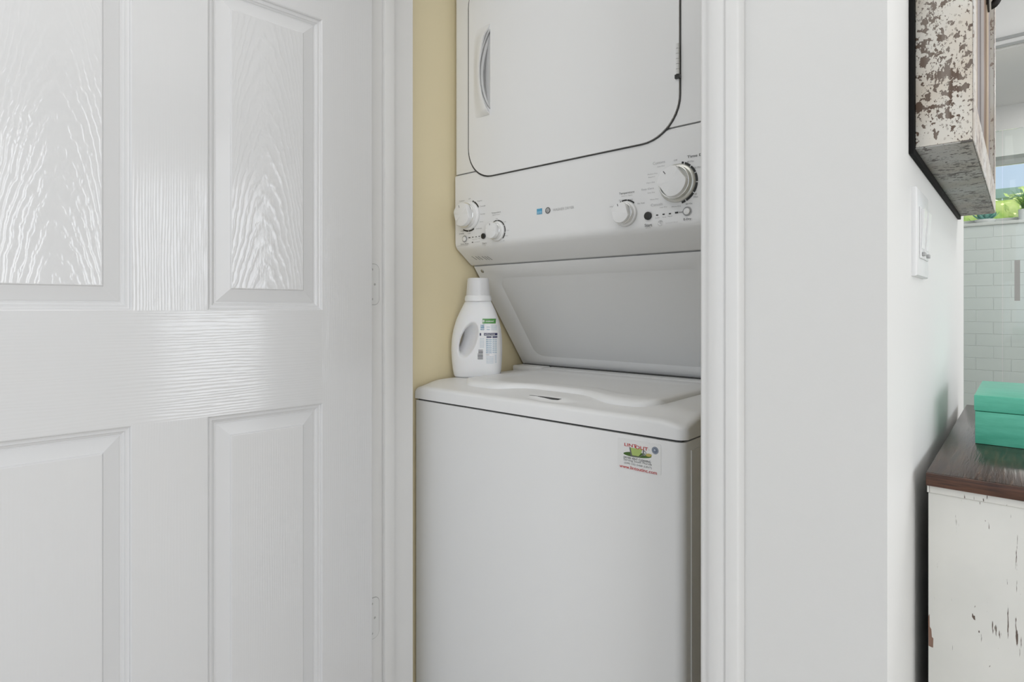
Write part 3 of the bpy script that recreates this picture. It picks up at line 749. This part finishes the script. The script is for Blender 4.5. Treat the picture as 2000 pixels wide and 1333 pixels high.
letters([('DRYER VENT CLEANING', 1218, 1271, 898.3, .0038, dict(bold=True)), ('Serving South Florida', 1218, 1273, 903.6, .0046), ('(239) 332-5468 (LINT)', 1219, 1273, 910.0, .0040)], M_print, 'dark_lettering', YQ - .0003, st)
letters([('TM', 1265.5, 1269, 879.5, .0014)], M_appgrey, 'mark_lettering', YQ - .0003, st)
x_, z_ = pt(1279.5, 880.7); bm = bmesh.new(); disc(bm, x_, z_, .0062, YQ, 28); rawlink('seal_print', bm, mat('slate print', (.16, .19, .25), .5), st)
bm = bmesh.new(); arcband(bm, x_, z_, .0046, .0051, 0, 360, YQ - .0002, 24); disc(bm, x_ - .0008, z_ + .0006, .0019, YQ - .0002, 5); rawlink('seal_emblem_print', bm, mat('pale slate print', (.48, .54, .62), .5), st)

# ------------------------------------------------------------------ detergent bottle on the washer
M_hdpe = mat('white bottle plastic', (.84, .84, .85), .28); M_hdpe.node_tree.nodes['Principled BSDF'].inputs['Subsurface Weight'].default_value = .05
M_cap = mat('frosted white cap', (.72, .72, .73), .3)
BC = Vector((-1.0300, 1.032, ZTOP + .0006)); BA = math.atan2(-.10, 1.0) + R(38)
bot = empty('detergent_bottle', BC, 'white plastic laundry detergent bottle with side handle and blue printed back label', 'bottle', rz=BA)
S = 1.447 / 1129                       # metres per photo pixel at the bottle
SIL = [(738, 874, 961), (735, 872.0, 963), (725, 870, 964.5), (705, 867.5, 966), (685, 866.5, 966.5), (665, 867.5, 966.2), (645, 871, 964), (625, 877, 959.5), (608, 884.5, 953.5), (598, 889.5, 949), (592, 892.5, 946), (589, 895, 944)]
prof = [((738 - y) * S, ((a + b) / 2 - 917.8) * S, (b - a) / 2 * S) for y, a, b in SIL]      # height, centre, half width
DEP = [.030, .0325, .034, .0345, .0345, .034, .0335, .032, .029, .027, .0265, .0262]
def sec(z):
    for i in range(len(prof) - 1):
        if prof[i][0] <= z <= prof[i + 1][0]:
            t = (z - prof[i][0]) / (prof[i + 1][0] - prof[i][0]); return [prof[i][q_] * (1 - t) + prof[i + 1][q_] * t for q_ in (1, 2)] + [DEP[i] * (1 - t) + DEP[i + 1] * t, max(2.0, 3.0 - 1.0 * sstep(.12, .19, z))]
    return [prof[-1][1], prof[-1][2], DEP[-1], 2]
def bottle_y(x, z):
    c, a, d, n = sec(z); q_ = min(.999, abs((x - c) / a)); return -d * (1 - q_ ** n) ** (1 / n)
bm = bmesh.new(); rings = []; NS = 56; zt = prof[-1][0]
for kz in range(48):
    z = zt * kz / 47; c, a, d, n = sec(z); ring = []
    for i in range(NS):
        t = 2 * math.pi * i / NS; cs, sn = math.cos(t), math.sin(t)
        ring.append(bm.verts.new((c + a * math.copysign(abs(cs) ** (2 / n), cs), d * math.copysign(abs(sn) ** (2 / n), sn), z)))
    rings.append(ring)
for a, b in zip(rings, rings[1:]):
    for i in range(NS): bm.faces.new((a[i], a[(i + 1) % NS], b[(i + 1) % NS], b[i]))
bm.faces.new(rings[0]); bm.faces.new(rings[-1])
bod = link('bottle_body', bm_me(bm), M_hdpe, bot, shift=False)
# grip opening: leaning oval cut right through, flared towards both faces
bm = bmesh.new(); n = 32
hcx, hcz = (903.5 - 917.8) * S, (738 - 665) * S
rr_ = []
for yy, fl, sh in ((-.06, 1.75, .004), (-.034, 1.45, .002), (-.026, 1.12, 0), (-.012, .80, -.010), (.004, .46, -.0265), (.016, .42, -.0335), (.034, .6, -.030), (.06, .7, -.032)):
    ring = []
    for i in range(n):
        t = 2 * math.pi * i / n; ex, ez = .0165 * fl * math.cos(t), .036 * (.4 + .6 * fl) * math.sin(t)
        ring.append(bm.verts.new((hcx + sh + ex + ez * .30, yy, hcz + ez)))
    rr_.append(ring)
for a, b in zip(rr_, rr_[1:]):
    for i in range(n): bm.faces.new((a[i], a[(i + 1) % n], b[(i + 1) % n], b[i]))
bm.faces.new(rr_[0]); bm.faces.new(rr_[-1])
cut = link('cutter', bm_me(bm), None, bot, shift=False)
bpy.context.view_layer.update()
md = bod.modifiers.new('b', 'BOOLEAN'); md.object = cut; md.operation = 'DIFFERENCE'; md.solver = 'EXACT'
m2 = bod.modifiers.new('r', 'REMESH'); m2.mode = 'VOXEL'; m2.voxel_size = .0013
m3 = bod.modifiers.new('s', 'SMOOTH'); m3.factor = .5; m3.iterations = 8
bpy.context.view_layer.update(); applied(bod); bpy.data.objects.remove(cut)
bod.data.polygons.foreach_set('use_smooth', [True] * len(bod.data.polygons))
if not bod.data.materials: bod.data.materials.append(M_hdpe)
def vlathe(prof, cx_, n=40):
    bm = bmesh.new(); rings = []
    for r, z in prof: rings.append([bm.verts.new((cx_, 0, z))] if r < 1e-6 else [bm.verts.new((cx_ + r * math.cos(2 * math.pi * i / n), r * math.sin(2 * math.pi * i / n), z)) for i in range(n)])
    for a, b in zip(rings, rings[1:]):
        for i in range(n):
            j = (i + 1) % n
            if len(a) == 1: bm.faces.new((a[0], b[i], b[j]))
            elif len(b) == 1: bm.faces.new((a[i], a[j], b[0]))
            else: bm.faces.new((a[i], a[j], b[j], b[i]))
    return bm
cxn = (919.3 - 917.8) * S
o = link('collar', bm_me(vlathe([(.026, zt - .004), (.0335, zt - .001), (.0338, zt + .006), (.0325, zt + .009), (.0318, zt + .012), (.030, zt + .013), (0, zt + .013)], cxn)), M_hdpe, bot, shift=False); sharp(o.data, 40)
zc0 = zt + .0125; zc1 = (738 - 545) * S
o = link('cap', bm_me(vlathe([(.0300, zc0), (.0302, zc0 + .001), (.0268, zc1 - .004), (.0262, zc1 - .0015), (.0245, zc1), (.0235, zc1), (.023, zc1 - .002), (0, zc1 - .002)], cxn)), M_cap, bot, shift=False); sharp(o.data, 40)
# printed back label, wrapped on the bottle face
def wrap(bm, dy=.0007):
    for v in bm.verts: v.co.y = bottle_y(v.co.x, v.co.z) - dy
    return bm
def BL(px, py): return (px - 917.8) * S, (738 - py) * S
def rectp(bm, a, b, c, d, nx=18, nz=2):
    x0, z0 = BL(a, d); x1, z1 = BL(c, b)
    g = [[bm.verts.new((x0 + (x1 - x0) * i / nx, 0, z0 + (z1 - z0) * j / nz)) for i in range(nx + 1)] for j in range(nz + 1)]
    for r0, r1 in zip(g, g[1:]):
        for i in range(nx): bm.faces.new((r0[i], r0[i + 1], r1[i + 1], r1[i]))
def blab(name, m, rects=(), texts=(), dy=.0007):
    bm = bmesh.new()
    for r in rects: rectp(bm, *r)
    for s, a, b, yc, h in texts:
        x0, z0 = BL(a, yc); x1, _ = BL(b, yc); add_text(bm, s, x0, x1, z0, h * S, 0, bold=True)
    wrap(bm, dy); me = bpy.data.meshes.new(name); bm.to_mesh(me); bm.free(); return tag(link(name, me, m, bot, shift=False), kind='stuff')
M_bgreen = mat('green label print', (.09, .30, .07), .4); M_navy = mat('navy label print', (.03, .03, .10), .4); M_teal = mat('teal label print', (.10, .30, .46), .4); M_pale = mat('pale blue label print', (.28, .45, .56), .4)
bm = bmesh.new()
x0, z0 = BL(932.5, 633); x1, z1 = BL(958, 624.5)
pts = rrect(x0, x1, z0, z1, .0050, 5); 
bm.faces.new([bm.verts.new((a, bottle_y(a, b) - .0014, b)) for a, b in pts]); bm.faces.ensure_lookup_table(); bm.free()
blab('green_banner', M_bgreen, [(933.5, 624, 957.5, 633.3)])
blab('banner_lettering', M_white, (), [('8', 934, 937.5, 628.6, 5), ('concentrated', 939.5, 954, 628.6, 3.4)], .0012)
blab('navy_bar', M_navy, [(928.5, 651.5, 931, 656.5), (936.5, 651.5, 961, 656.2), (941.5, 657.8, 951, 660.5), (952.5, 657.8, 961, 660.5)])
blab('bar_lettering', M_white, (), [('INSTRUCTIONS', 938, 957, 653.9, 2.4)], .0012)
blab('teal_lettering', M_teal, [(930, 640, 937, 641.5)], [('HE', 930.5, 937, 637.5, 4.5), ('eco', 930, 937, 644.3, 3), ('Laundry soap', 941.5, 948, 640, 2.0), ('fresh', 942, 947.5, 644.5, 2.2)] +
     [('Medium load line', 941, 951.5, 663.8 + i * 3.6, 2.4) for i in range(8)] + [('Pour cap', 953, 960, 663.8 + i * 3.6, 2.8) for i in range(8)])
blab('pale_lettering', M_pale, (), [('Keep out of reach', 929, 937, 662 + i * 2.8, 1.7) for i in range(7)] + [('Contains cleaning agents', 941, 955, 697 + i * 2.9, 1.8) for i in range(5)] + [('call', 957, 959.5, 694 + i * 2.7, 1.6) for i in range(6)] + [('Use only as directed', 949.5, 960, 637.5 + i * 2.6, 1.6) for i in range(4)])
blab('caution_lettering', M_appgrey, (), [('Caution', 941, 947, 693, 2.2)])
blab('barcode', M_print, [(924.5 if i > 2 else 926, 683.6 + i * 2.35, 934.8, 683.6 + i * 2.35 + (1.5 if i % 3 else 1.0), 2, 1) for i in range(8)])

# ------------------------------------------------------------------ light switch on the corner wall
M_switch = mat('white switch plastic', (.82, .82, .82), .28)
XW = -.1094
sw = empty('light_switch', (XW, .975, 1.1), 'white double switch plate on the wall below the rustic cabinet', 'light switch')
y0, y1, z0, z1 = .908, 1.024, 1.042, 1.158
bm = prism([(y0, z0), (y1, z0), (y1, z1), (y0, z1)], XW, XW + .0065, 'x')
bevel_edges(bm, .003, 3, lambda e: all(v.co.x > XW + .006 for v in e.verts))
o = link('plate', bm_me(bm), M_switch, sw); sharp(o.data, 30)
for yc in (.943, .989):
    fr_ = box('rocker_frame', XW + .0066, XW + .0082, yc - .0175, yc + .0175, 1.066, 1.134, M_switch, sw, .0006)
    bm = prism([(XW + .0083, 1.0785), (XW + .0083, 1.131), (XW + .0122, 1.131), (XW + .0088, 1.0795)], yc - .0145, yc + .0145, 'y')
    o = link('rocker', bm_me(bm), M_switch, sw)
    box('slider', XW + .0083, XW + .0118, yc - .0065, yc + .0065, 1.0695, 1.0745, mat('grey slider', (.45, .45, .45), .4), sw, .0008)

# ------------------------------------------------------------------ rustic cabinet hung on the corner wall
def peel(name, paint, wood, wood2, coarse=26, thr=.50, seedz=0, dens=.0, speck=.6):
    m = mat(name, paint, .55); k = NT(m)
    v = k.coord((1, 1, .75), (seedz, seedz * 2, seedz))
    region = k.noise(v, 11, 3, .6)
    blot = k.noise(v, coarse, 4, .55, .2)
    tot = k.math('ADD', k.math('MULTIPLY', region, .45), k.math('MULTIPLY', blot, .9))
    m1 = k.ramp(tot, [(thr + .14, 0.0), (thr + .152, 1.0)])
    vor = k.n('ShaderNodeTexVoronoi', feature='F1'); vor.inputs['Scale'].default_value = 190; k.l(v, vor.inputs['Vector'])
    sp_ = k.math('MULTIPLY', k.ramp(vor.outputs['Distance'], [(.20, 1.0), (.30, 0.0)]), k.ramp(k.noise(v, 30, 3), [(.50, 0.0), (.56, speck)]))
    fine = k.noise(k.coord((1, 1, .6), (seedz * 3, 1, 2)), coarse * 2.6, 3, .6)
    m3 = k.ramp(k.math('ADD', k.math('MULTIPLY', region, .45), k.math('MULTIPLY', fine, .9)), [(thr + .185, 0.0), (thr + .195, 1.0)])
    mask = k.math('MAXIMUM', k.math('MAXIMUM', m1, m3), sp_)
    wc = k.mix(k.ramp(k.noise(k.coord((30, 30, 3)), 3, 4), [(.4, 0.0), (.6, 1.0)]), wood, wood2)
    pc = k.mix(k.ramp(k.noise(v, 12, 4), [(.4, 0.0), (.65, 1.0)]), paint, (paint[0] * .86, paint[1] * .78, paint[2] * .70))
    k.color(k.mix(mask, pc, wc))
    k.bump(k.math('SUBTRACT', 1, mask), .0012, .5); return m
M_peel = peel('peeling cream paint', (.74, .71, .65), (.13, .085, .06), (.23, .19, .16), 150, .612, 1.3)
M_peel2 = peel('rubbed grey white paint', (.42, .415, .40), (.10, .085, .08), (.13, .12, .11), 80, .60, 4.1, speck=.8)
M_peel3 = peel('worn pale front paint', (.66, .64, .62), (.28, .22, .19), (.42, .38, .36), 70, .60, 2.2)
M_peel4 = peel('pale cream stile paint', (.74, .72, .66), (.30, .22, .17), (.42, .35, .30), 90, .64, 3.2)
M_bk = mat('matt black', (.006, .006, .006), .7, spec=.2)
M_plank = [mat('reddish brown plank', (.20, .12, .08), .6), mat('tan plank', (.40, .31, .22), .6), mat('grey plank', (.26, .23, .24), .6), mat('grey brown plank', (.31, .28, .27), .6)]
for m_ in M_plank:
    k = NT(m_); c = m_.node_tree.nodes['Principled BSDF'].inputs['Base Color'].default_value[:3]; k.color(k.mix(k.noise(k.coord((60, 60, 3)), 3, 4), tuple(x * .6 for x in c), tuple(x * 1.35 for x in c)))
CY0, CY1, CZ0, CZ1 = .893, 1.610, 1.2025, 1.92
CX0, CX1 = -.1035, -.0462
wc_ = empty('wall_cabinet', (-.075, 1.25, CZ0), 'rustic wall cabinet with peeling cream paint and plank front, hung beside the doorway corner', 'cabinet')
box('back_sheet', XW + .0002, -.1036, CY0 - .0105, CY1 + .002, CZ0 - .007, CZ1 + .007, M_bk, wc_, .0008)  # thin black sheet behind the cabinet, reaching past its near edge and bottom
box('side_panel', CX0, CX1, CY0, CY0 + .018, CZ0 + .0019, CZ1, M_peel, wc_, .0012)
box('side_panel', CX0, CX1, CY1 - .018, CY1, CZ0 + .0125, CZ1, M_peel, wc_, .0012)
box('bottom_panel', CX0, CX1 - .0005, CY0 + .0003, CY1, CZ0, CZ0 + .0018, M_peel2, wc_, .0004)
box('bottom_board', CX0, CX1 - .0005, CY0 + .0183, CY1 - .0183, CZ0 + .0019, CZ0 + .0122, M_peel2, wc_)
box('top_panel', CX0, CX1, CY0 + .0185, CY1 - .0185, CZ1 - .012, CZ1, M_peel, wc_, .001)
df = -.0461; 
box('front_rail', df, df + .0012, CY0 + .0005, CY1 - .0005, CZ0 + .0005, CZ0 + .054, M_peel3, wc_)
bm = bmesh.new(); addbox(bm, CX1 - .012, df - .0001, CY0 + .0185, CY1 - .0185, CZ0 + .0125, CZ0 + .054); link('rail_core', bm_me(bm), M_peel3, wc_)
box('front_rail', df, df + .0012, CY0 + .0005, CY1 - .0005, CZ1 - .054, CZ1 - .001, M_peel3, wc_)
box('front_stile', df, df + .0012, CY0 + .0005, CY0 + .05, CZ0 + .0545, CZ1 - .0545, M_peel3, wc_)
box('front_stile', df, df + .0012, CY1 - .05, CY1 - .0005, CZ0 + .0545, CZ1 - .0545, M_peel3, wc_)
bm = bmesh.new(); addbox(bm, CX1 - .014, df - .0001, CY1 - .0495, CY1 - .0185, CZ0 + .0545, CZ1 - .0125); link('stile_core', bm_me(bm), M_peel4, wc_)
yy = CY0 + .0185; wds = [.10, .085, .095, .09, .10, .08, .1]
i = 0
while yy < CY1 - .05:
    w_ = min(wds[i % 7], CY1 - .050 - yy)
    box('plank', CX1 - .014, CX1 - .0065 + (.0016 if i % 2 else 0), yy + .001, yy + w_ - .001, CZ0 + .013, CZ1 - .013, M_plank[i % 4], wc_, .001); yy += w_; i += 1
# iron drop handle near the far stile
hy = 1.40; hz = PY(1925, 12, 1.4)[1]
M_iron = mat('black iron', (.015, .013, .012), .45, .6)
bm = bmesh.new(); addbox(bm, CX1 - .0048, CX1 - .0020, hy - .02, hy + .02, hz - .005, hz + .11); hd = link('handle_plate', bm_me(bm), M_iron, wc_)
bm = bmesh.new(); prev = None; n = 14
for i in range(21):
    t = i / 20; a = math.pi * t; c = Vector((CX1 + .001 + .015 * math.sin(a), hy, hz + .05 - .052 * math.cos(a)))
    tg = Vector((math.cos(a) * .028, 0, .052 * math.sin(a))).normalized(); n1 = Vector((0, 1, 0)); n2 = tg.cross(n1)
    rg = [bm.verts.new(c + .007 * (n1 * math.cos(2 * math.pi * j / n) + n2 * math.sin(2 * math.pi * j / n))) for j in range(n)]
    if prev:
        for j in range(n): bm.faces.new((prev[j], prev[(j + 1) % n], rg[(j + 1) % n], rg[j]))
    prev = rg
link('pull', bm_me(bm), M_iron, hd, smooth=True)

# ------------------------------------------------------------------ vanity cabinet below
def scratched(name, axis=2):
    m = mat(name, (.70, .69, .645), .5); k = NT(m)
    sc_ = [70, 70, 70]; sc_[axis] = 5
    a = k.noise(k.coord(tuple(sc_)), 3.2, 4, .62, .15)
    reg = k.noise(k.coord((1, 1, .6), (4, 2, 7)), 8, 3, .6)
    mk = k.ramp(k.math('ADD', k.math('MULTIPLY', a, .8), k.math('MULTIPLY', reg, .35)), [(.672, 0.0), (.69, 1.0)])
    sp_ = k.ramp(k.noise(k.coord((1, 1, .45), (1, 8, 3)), 75, 3, .6), [(.68, 0.0), (.69, 1.0)])
    mk = k.math('MAXIMUM', mk, sp_)
    pc = k.mix(k.ramp(k.noise(k.coord(), 9, 4), [(.35, 0.0), (.7, 1.0)]), (.80, .79, .745), (.72, .715, .675))
    k.color(k.mix(mk, pc, (.12, .085, .065))); k.bump(k.math('SUBTRACT', 1, mk), .0008, .4); return m
M_van = scratched('scratched off white paint')
M_top = mat('dark stained wood', (.06, .03, .02), .2, spec=.4); k = NT(M_top)
g1 = k.noise(k.coord((26, 1.6, 9), (2, 0, 0)), 9, 5, .62, .4)
k.color(k.ramp(g1, [(.30, (.022, .012, .009)), (.52, (.050, .026, .017)), (.72, (.11, .060, .035))]))
k.bump(g1, .0010, .5)
M_edge = mat('dark stained end grain', (.08, .035, .02), .4); k = NT(M_edge); g1 = k.noise(k.coord((6, 6, 90)), 4, 4, .6); k.color(k.ramp(g1, [(.3, (.028, .012, .008)), (.7, (.13, .055, .03))]))
VX0, VX1, VY0, VY1, VZ = -.0950, .43, .916, 1.62, .7868
va = empty('vanity_cabinet', (.17, 1.27, 0), 'distressed off-white vanity cabinet with dark stained wood top standing against the corner wall', 'cabinet')
nb = 4
for i in range(nb):          # boards of the top, joints showing
    a = VX0 + (VX1 - VX0) * i / nb; b = VX0 + (VX1 - VX0) * (i + 1) / nb
    box('top_board', a + (.0004 if i else 0), b - .0004, VY0 + .004, VY1, VZ - .0166, VZ - (.0003 if i % 2 else 0), M_top, va, .0012)
box('edge_strip', VX0, VX1, VY0, VY0 + .0038, VZ - .0168, VZ - .0004, M_edge, va, .0010)
box('apron', VX0 + .0006, VX1 - .012, VY0 + .007, VY0 + .022, VZ - .0270, VZ - .0172, M_van, va, .0006)
o = box('side_panel', VX0 + .0016, VX1 - .014, VY0 + .010, VY0 + .028, .05, VZ - .0276, M_van, va, .0012); o['label'] = 'scratched off-white end panel'
box('side_panel', VX0 + .0016, VX1 - .014, VY1 - .03, VY1 - .012, .05, VZ - .0172, M_van, va, .0012)
box('back_panel', VX0 + .0016, VX0 + .012, VY0 + .029, VY1 - .031, .05, VZ - .0172, M_van, va)
box('bottom_shelf', VX0 + .013, VX1 - .02, VY0 + .029, VY1 - .031, .08, .098, M_van, va)
for j in range(2):
    a = VY0 + .032 + j * .322; dr = box('cabinet_door', VX1 - .0325, VX1 - .014, a, a + .316, .10, VZ - .03, M_van, va, .002)
    bm = lathe([(0, .024), (.012, .022), (.014, .014), (.007, .008), (.006, 0)], 20); bmesh.ops.rotate(bm, cent=(0, 0, 0), matrix=Matrix.Rotation(R(90), 3, 'Z'), verts=bm.verts[:])
    moved(bm, VX1 - .014, a + (.28 if j == 0 else .036), .5); link('knob', bm_me(bm), M_iron, dr, smooth=True)
for fx in (VX0 + .02, VX1 - .05):
    for fy in (VY0 + .03, VY1 - .05): box('leg', fx, fx + .03, fy, fy + .03, 0, .0495, M_van, va)
# worn brown patch on the end panel's edge
YPt = VY0 + .0099
bm = bmesh.new(); flat(bm, [PY(a, b, YPt) for a, b in ((1813, 1205), (1815.5, 1200), (1816, 1225), (1819, 1230), (1820, 1245), (1823, 1248), (1822.5, 1266), (1819, 1265), (1813.5, 1262))], YPt)
o = rawlink('worn_patch', bm, mat('bare reddish wood', (.25, .15, .11), .6), va); o['label'] = 'bare reddish brown worn patch'
# ------------------------------------------------------------------ green box on the vanity
M_box = mat('mint green box paint', (.09, .45, .30), .33); k = NT(M_box)
g1 = k.noise(k.coord((2.5, 14, 14)), 9, 4, .6); k.color(k.ramp(g1, [(.3, (.10, .52, .35)), (.7, (.15, .63, .45))])); k.bump(g1, .0006, .4)
bx = empty('storage_box', (.03, 1.28, VZ), 'mint green painted wooden box with lid on the vanity top', 'box')
BX0, BX1, BY0, BY1 = -.0585, .16, 1.163, 1.40
box('box_body', BX0 + .0012, BX1 - .0012, BY0 + .0012, BY1 - .0012, VZ + .0004, VZ + .0510, M_box, bx, .001)
box('box_lid', BX0, BX1, BY0, BY1, VZ + .0518, VZ + .0765, M_box, bx, .0014)

# ------------------------------------------------------------------ plants on the sill, hedge and wall outside
M_pot = mat('white ceramic pot', (.85, .85, .86), .25); M_soil = mat('potting soil', (.05, .035, .02), .9)
M_grass = mat('grass blade green', (.16, .42, .06), .5); k = NT(M_grass); k.color(k.ramp(k.noise(k.coord(), 60, 2), [(.3, (.09, .32, .04)), (.7, (.34, .60, .12))]))
M_grass.node_tree.nodes['Principled BSDF'].inputs['Subsurface Weight'].default_value = .2
PC = Vector((.012, YB + .05, ZS))
pg = empty('potted_grass', PC, 'spiky green grass plant in a small white pot on the shower window sill', 'plant')
bm = vlathe([(0, 0), (.030, 0), (.033, .002), (.036, .060), (.036, .063), (.033, .063), (.032, .056), (0, .056)], 0, 32); o = link('pot', bm_me(bm), M_pot, pg, shift=False); sharp(o.data, 40)
bm = vlathe([(.0318, .0562), (.0, .058)], 0, 20); link('soil', bm_me(bm), M_soil, pg, shift=False)
bm = bmesh.new()
for i in range(150):
    a = random.uniform(0, 2 * math.pi); lean = random.uniform(.05, .75); L = random.uniform(.08, .15); w_ = .0022
    r0 = random.uniform(0, .02); bx_, by_ = r0 * math.cos(a), r0 * math.sin(a); pv = None
    for s in range(6):
        t = s / 5; th = lean * (.4 + .9 * t); 
        rad = r0 + L * math.sin(th) * t; z = .057 + L * math.cos(th) * t
        rad *= 1 if math.sin(a) < 0 or True else 1
        c = Vector((rad * math.cos(a), rad * math.sin(a) * .45, z)); nn = Vector((-math.sin(a), math.cos(a), 0)) * w_ * (1 - t * .85)
        cur = (bm.verts.new(c - nn), bm.verts.new(c + nn))
        if pv: bm.faces.new((pv[0], pv[1], cur[1], cur[0]))
        pv = cur
rawlink('blades', bm, M_grass, None); o = bpy.data.objects[-1] if False else [x for x in COL.objects if x.name.startswith('blades')][-1]; o.parent = pg; o['kind'] = 'stuff'
# blue-green rosette
M_succ = mat('blue green leaf', (.10, .36, .30), .35); k = NT(M_succ); k.color(k.ramp(k.noise(k.coord(), 40, 2), [(.3, (.07, .27, .23)), (.7, (.25, .52, .45))]))
SC = Vector((-.168, YB + .055, ZS))
su = empty('potted_succulent', SC, 'blue-green leafy succulent in a low white dish on the shower window sill', 'plant')
o = link('dish', bm_me(vlathe([(0, 0), (.035, 0), (.048, .012), (.050, .022), (.046, .022), (.044, .016), (0, .016)], 0, 32)), M_pot, su, shift=False); sharp(o.data, 40)
for ring, (cnt, L, el) in enumerate(((9, .072, 18), (8, .072, 42), (6, .070, 66))):
    for i in range(cnt):
        a = 2 * math.pi * (i + ring * .4) / cnt; bm = bmesh.new(); pr_ = None
        for s in range(8):
            t = s / 7; w_ = .016 * math.sin(math.pi * (.12 + .84 * t)) ** .8; th = .0035 * math.sin(math.pi * (.15 + .8 * t)); e_ = R(el + 18 * t)
            rad = .006 + L * t * math.cos(e_); z = .018 + L * t * math.sin(e_)
            sh = .62 if math.sin(a) != 0 else 1
            c = Vector((rad * math.cos(a), rad * math.sin(a) * sh, z)); nn = Vector((-math.sin(a), math.cos(a), 0)); up = Vector((-math.cos(a) * math.sin(e_), -math.sin(a) * math.sin(e_), math.cos(e_)))
            cur = [bm.verts.new(c + nn * w_), bm.verts.new(c + up * th * .4), bm.verts.new(c - nn * w_), bm.verts.new(c - up * th)]
            if pr_:
                for j in range(4): bm.faces.new((pr_[j], pr_[(j + 1) % 4], cur[(j + 1) % 4], cur[j]))
            else: bm.faces.new(cur[::-1])
            pr_ = cur
        bm.faces.new(pr_); link('leaf', bm_me(bm), M_succ, su, smooth=True, shift=False)

# outside
M_bounce = mat('pale bounce ground', (.60, .57, .50), .9); struct('bounce_ground', [(-30, 30, 4.7, 40, -.3, -.05)], M_bounce)  # unseen ground, made pale to bounce daylight up through the shower window
M_hedge = mat('sunlit hedge leaf', (.38, .50, .14), .6); k = NT(M_hedge); k.color(k.ramp(k.noise(k.coord(), 6, 4), [(.35, (.30, .52, .10)), (.52, (.62, .70, .30)), (.68, (.85, .84, .55))]))
for mm_ in (M_hedge, M_grass):
    k = NT(mm_); tl = k.n('ShaderNodeBsdfTranslucent'); mx = k.n('ShaderNodeMixShader'); mx.inputs[0].default_value = .5; o_ = [x for x in k.t.nodes if x.type == 'OUTPUT_MATERIAL'][0]
    k.l(k.b.inputs['Base Color'].links[0].from_socket, tl.inputs[0]); k.l(k.b.outputs[0], mx.inputs[1]); k.l(tl.outputs[0], mx.inputs[2]); k.l(mx.outputs[0], o_.inputs[0])
hedge = tag(None, None) if False else None
bm = bmesh.new(); HB = 8.0
for i in range(9000):
    x = random.uniform(-3.2, 3.4); z = random.uniform(-.05, 2.235 + .02 * math.sin(x * 5) + random.uniform(-.08, .0)); y = HB + random.uniform(-.22, .22)
    c = Vector((x, y, z)); d = Vector((random.gauss(0, 1), random.gauss(-.5, 1), random.gauss(.4, 1))).normalized(); e_ = d.cross(Vector((random.random(), random.random(), random.random()))).normalized(); f_ = d.cross(e_); s_ = random.uniform(.03, .06)
    bm.faces.new([bm.verts.new(c + e_ * s_), bm.verts.new(c + f_ * s_ * .5), bm.verts.new(c - e_ * s_), bm.verts.new(c - f_ * s_ * .5)])
addbox(bm, -3.2, 3.4, HB - .05, HB + .2, -.049, 2.13)
me = bpy.data.meshes.new('hedge'); bm.to_mesh(me); bm.free()
tag(link('hedge', me, M_hedge), 'sunlit yellow-green hedge beyond the shower window', 'hedge', kind='stuff')
M_fence = mat('grey green fence board', (.42, .52, .50), .7)
fe = empty('fence', (0, 8.7, -.05), 'grey-green garden fence standing behind the hedge', 'fence')
zf0, zf1 = PY(1970, 379, 8.7)[1], PY(1970, 368, 8.7)[1]
bmm = None
for i in range(40):
    a = -3.6 + i * .19
    o = box('fence_board', a, a + .182, 8.7, 8.72, -.05, zf1 - .05, M_fence, fe)
box('fence_rail', -3.6, 4.0, 8.66, 8.699, zf1 - .049 - .06, zf1 - .049, M_fence, fe); box('fence_cap', -3.6, 4.0, 8.66, 8.74, zf1 - .049, zf1, M_fence, fe)
# bare-topped shrubs behind the fence
M_twig = mat('olive shrub', (.18, .22, .12), .8)
for cx_, h_ in ((-.62, .07), (.12, .15)):
    X0 = cx_; sh = empty('shrub', (X0, 9.6, -.05), 'thin olive shrub peeking over the fence' + (', behind the potted grass' if h_ > .1 else ', left of the potted grass'), 'shrub')
    bm = bmesh.new()
    for i in range(500):
        t = random.random(); zz = 2.0 + (zf1 - 2.0 + h_) * t * .98; rr = .25 * (1 - t) + .03
        c = Vector((X0 + random.gauss(0, rr * .6), 9.6 + random.gauss(0, rr * .5), zz)); e_ = Vector((random.gauss(0, 1), random.gauss(0, 1), random.gauss(0, 1))).normalized() * .035; f_ = e_.cross(Vector((0, 1, 0))) * .5
        bm.faces.new([bm.verts.new(c + e_), bm.verts.new(c + f_), bm.verts.new(c - e_), bm.verts.new(c - f_)])
    o = rawlink('foliage', bm, M_twig, sh)
    bm = bmesh.new(); g = bmesh.ops.create_cone(bm, cap_ends=True, segments=8, radius1=.03, radius2=.01, depth=2.5); moved(bm, X0, 9.6, 1.2); link('stem', bm_me(bm), M_twig, sh)
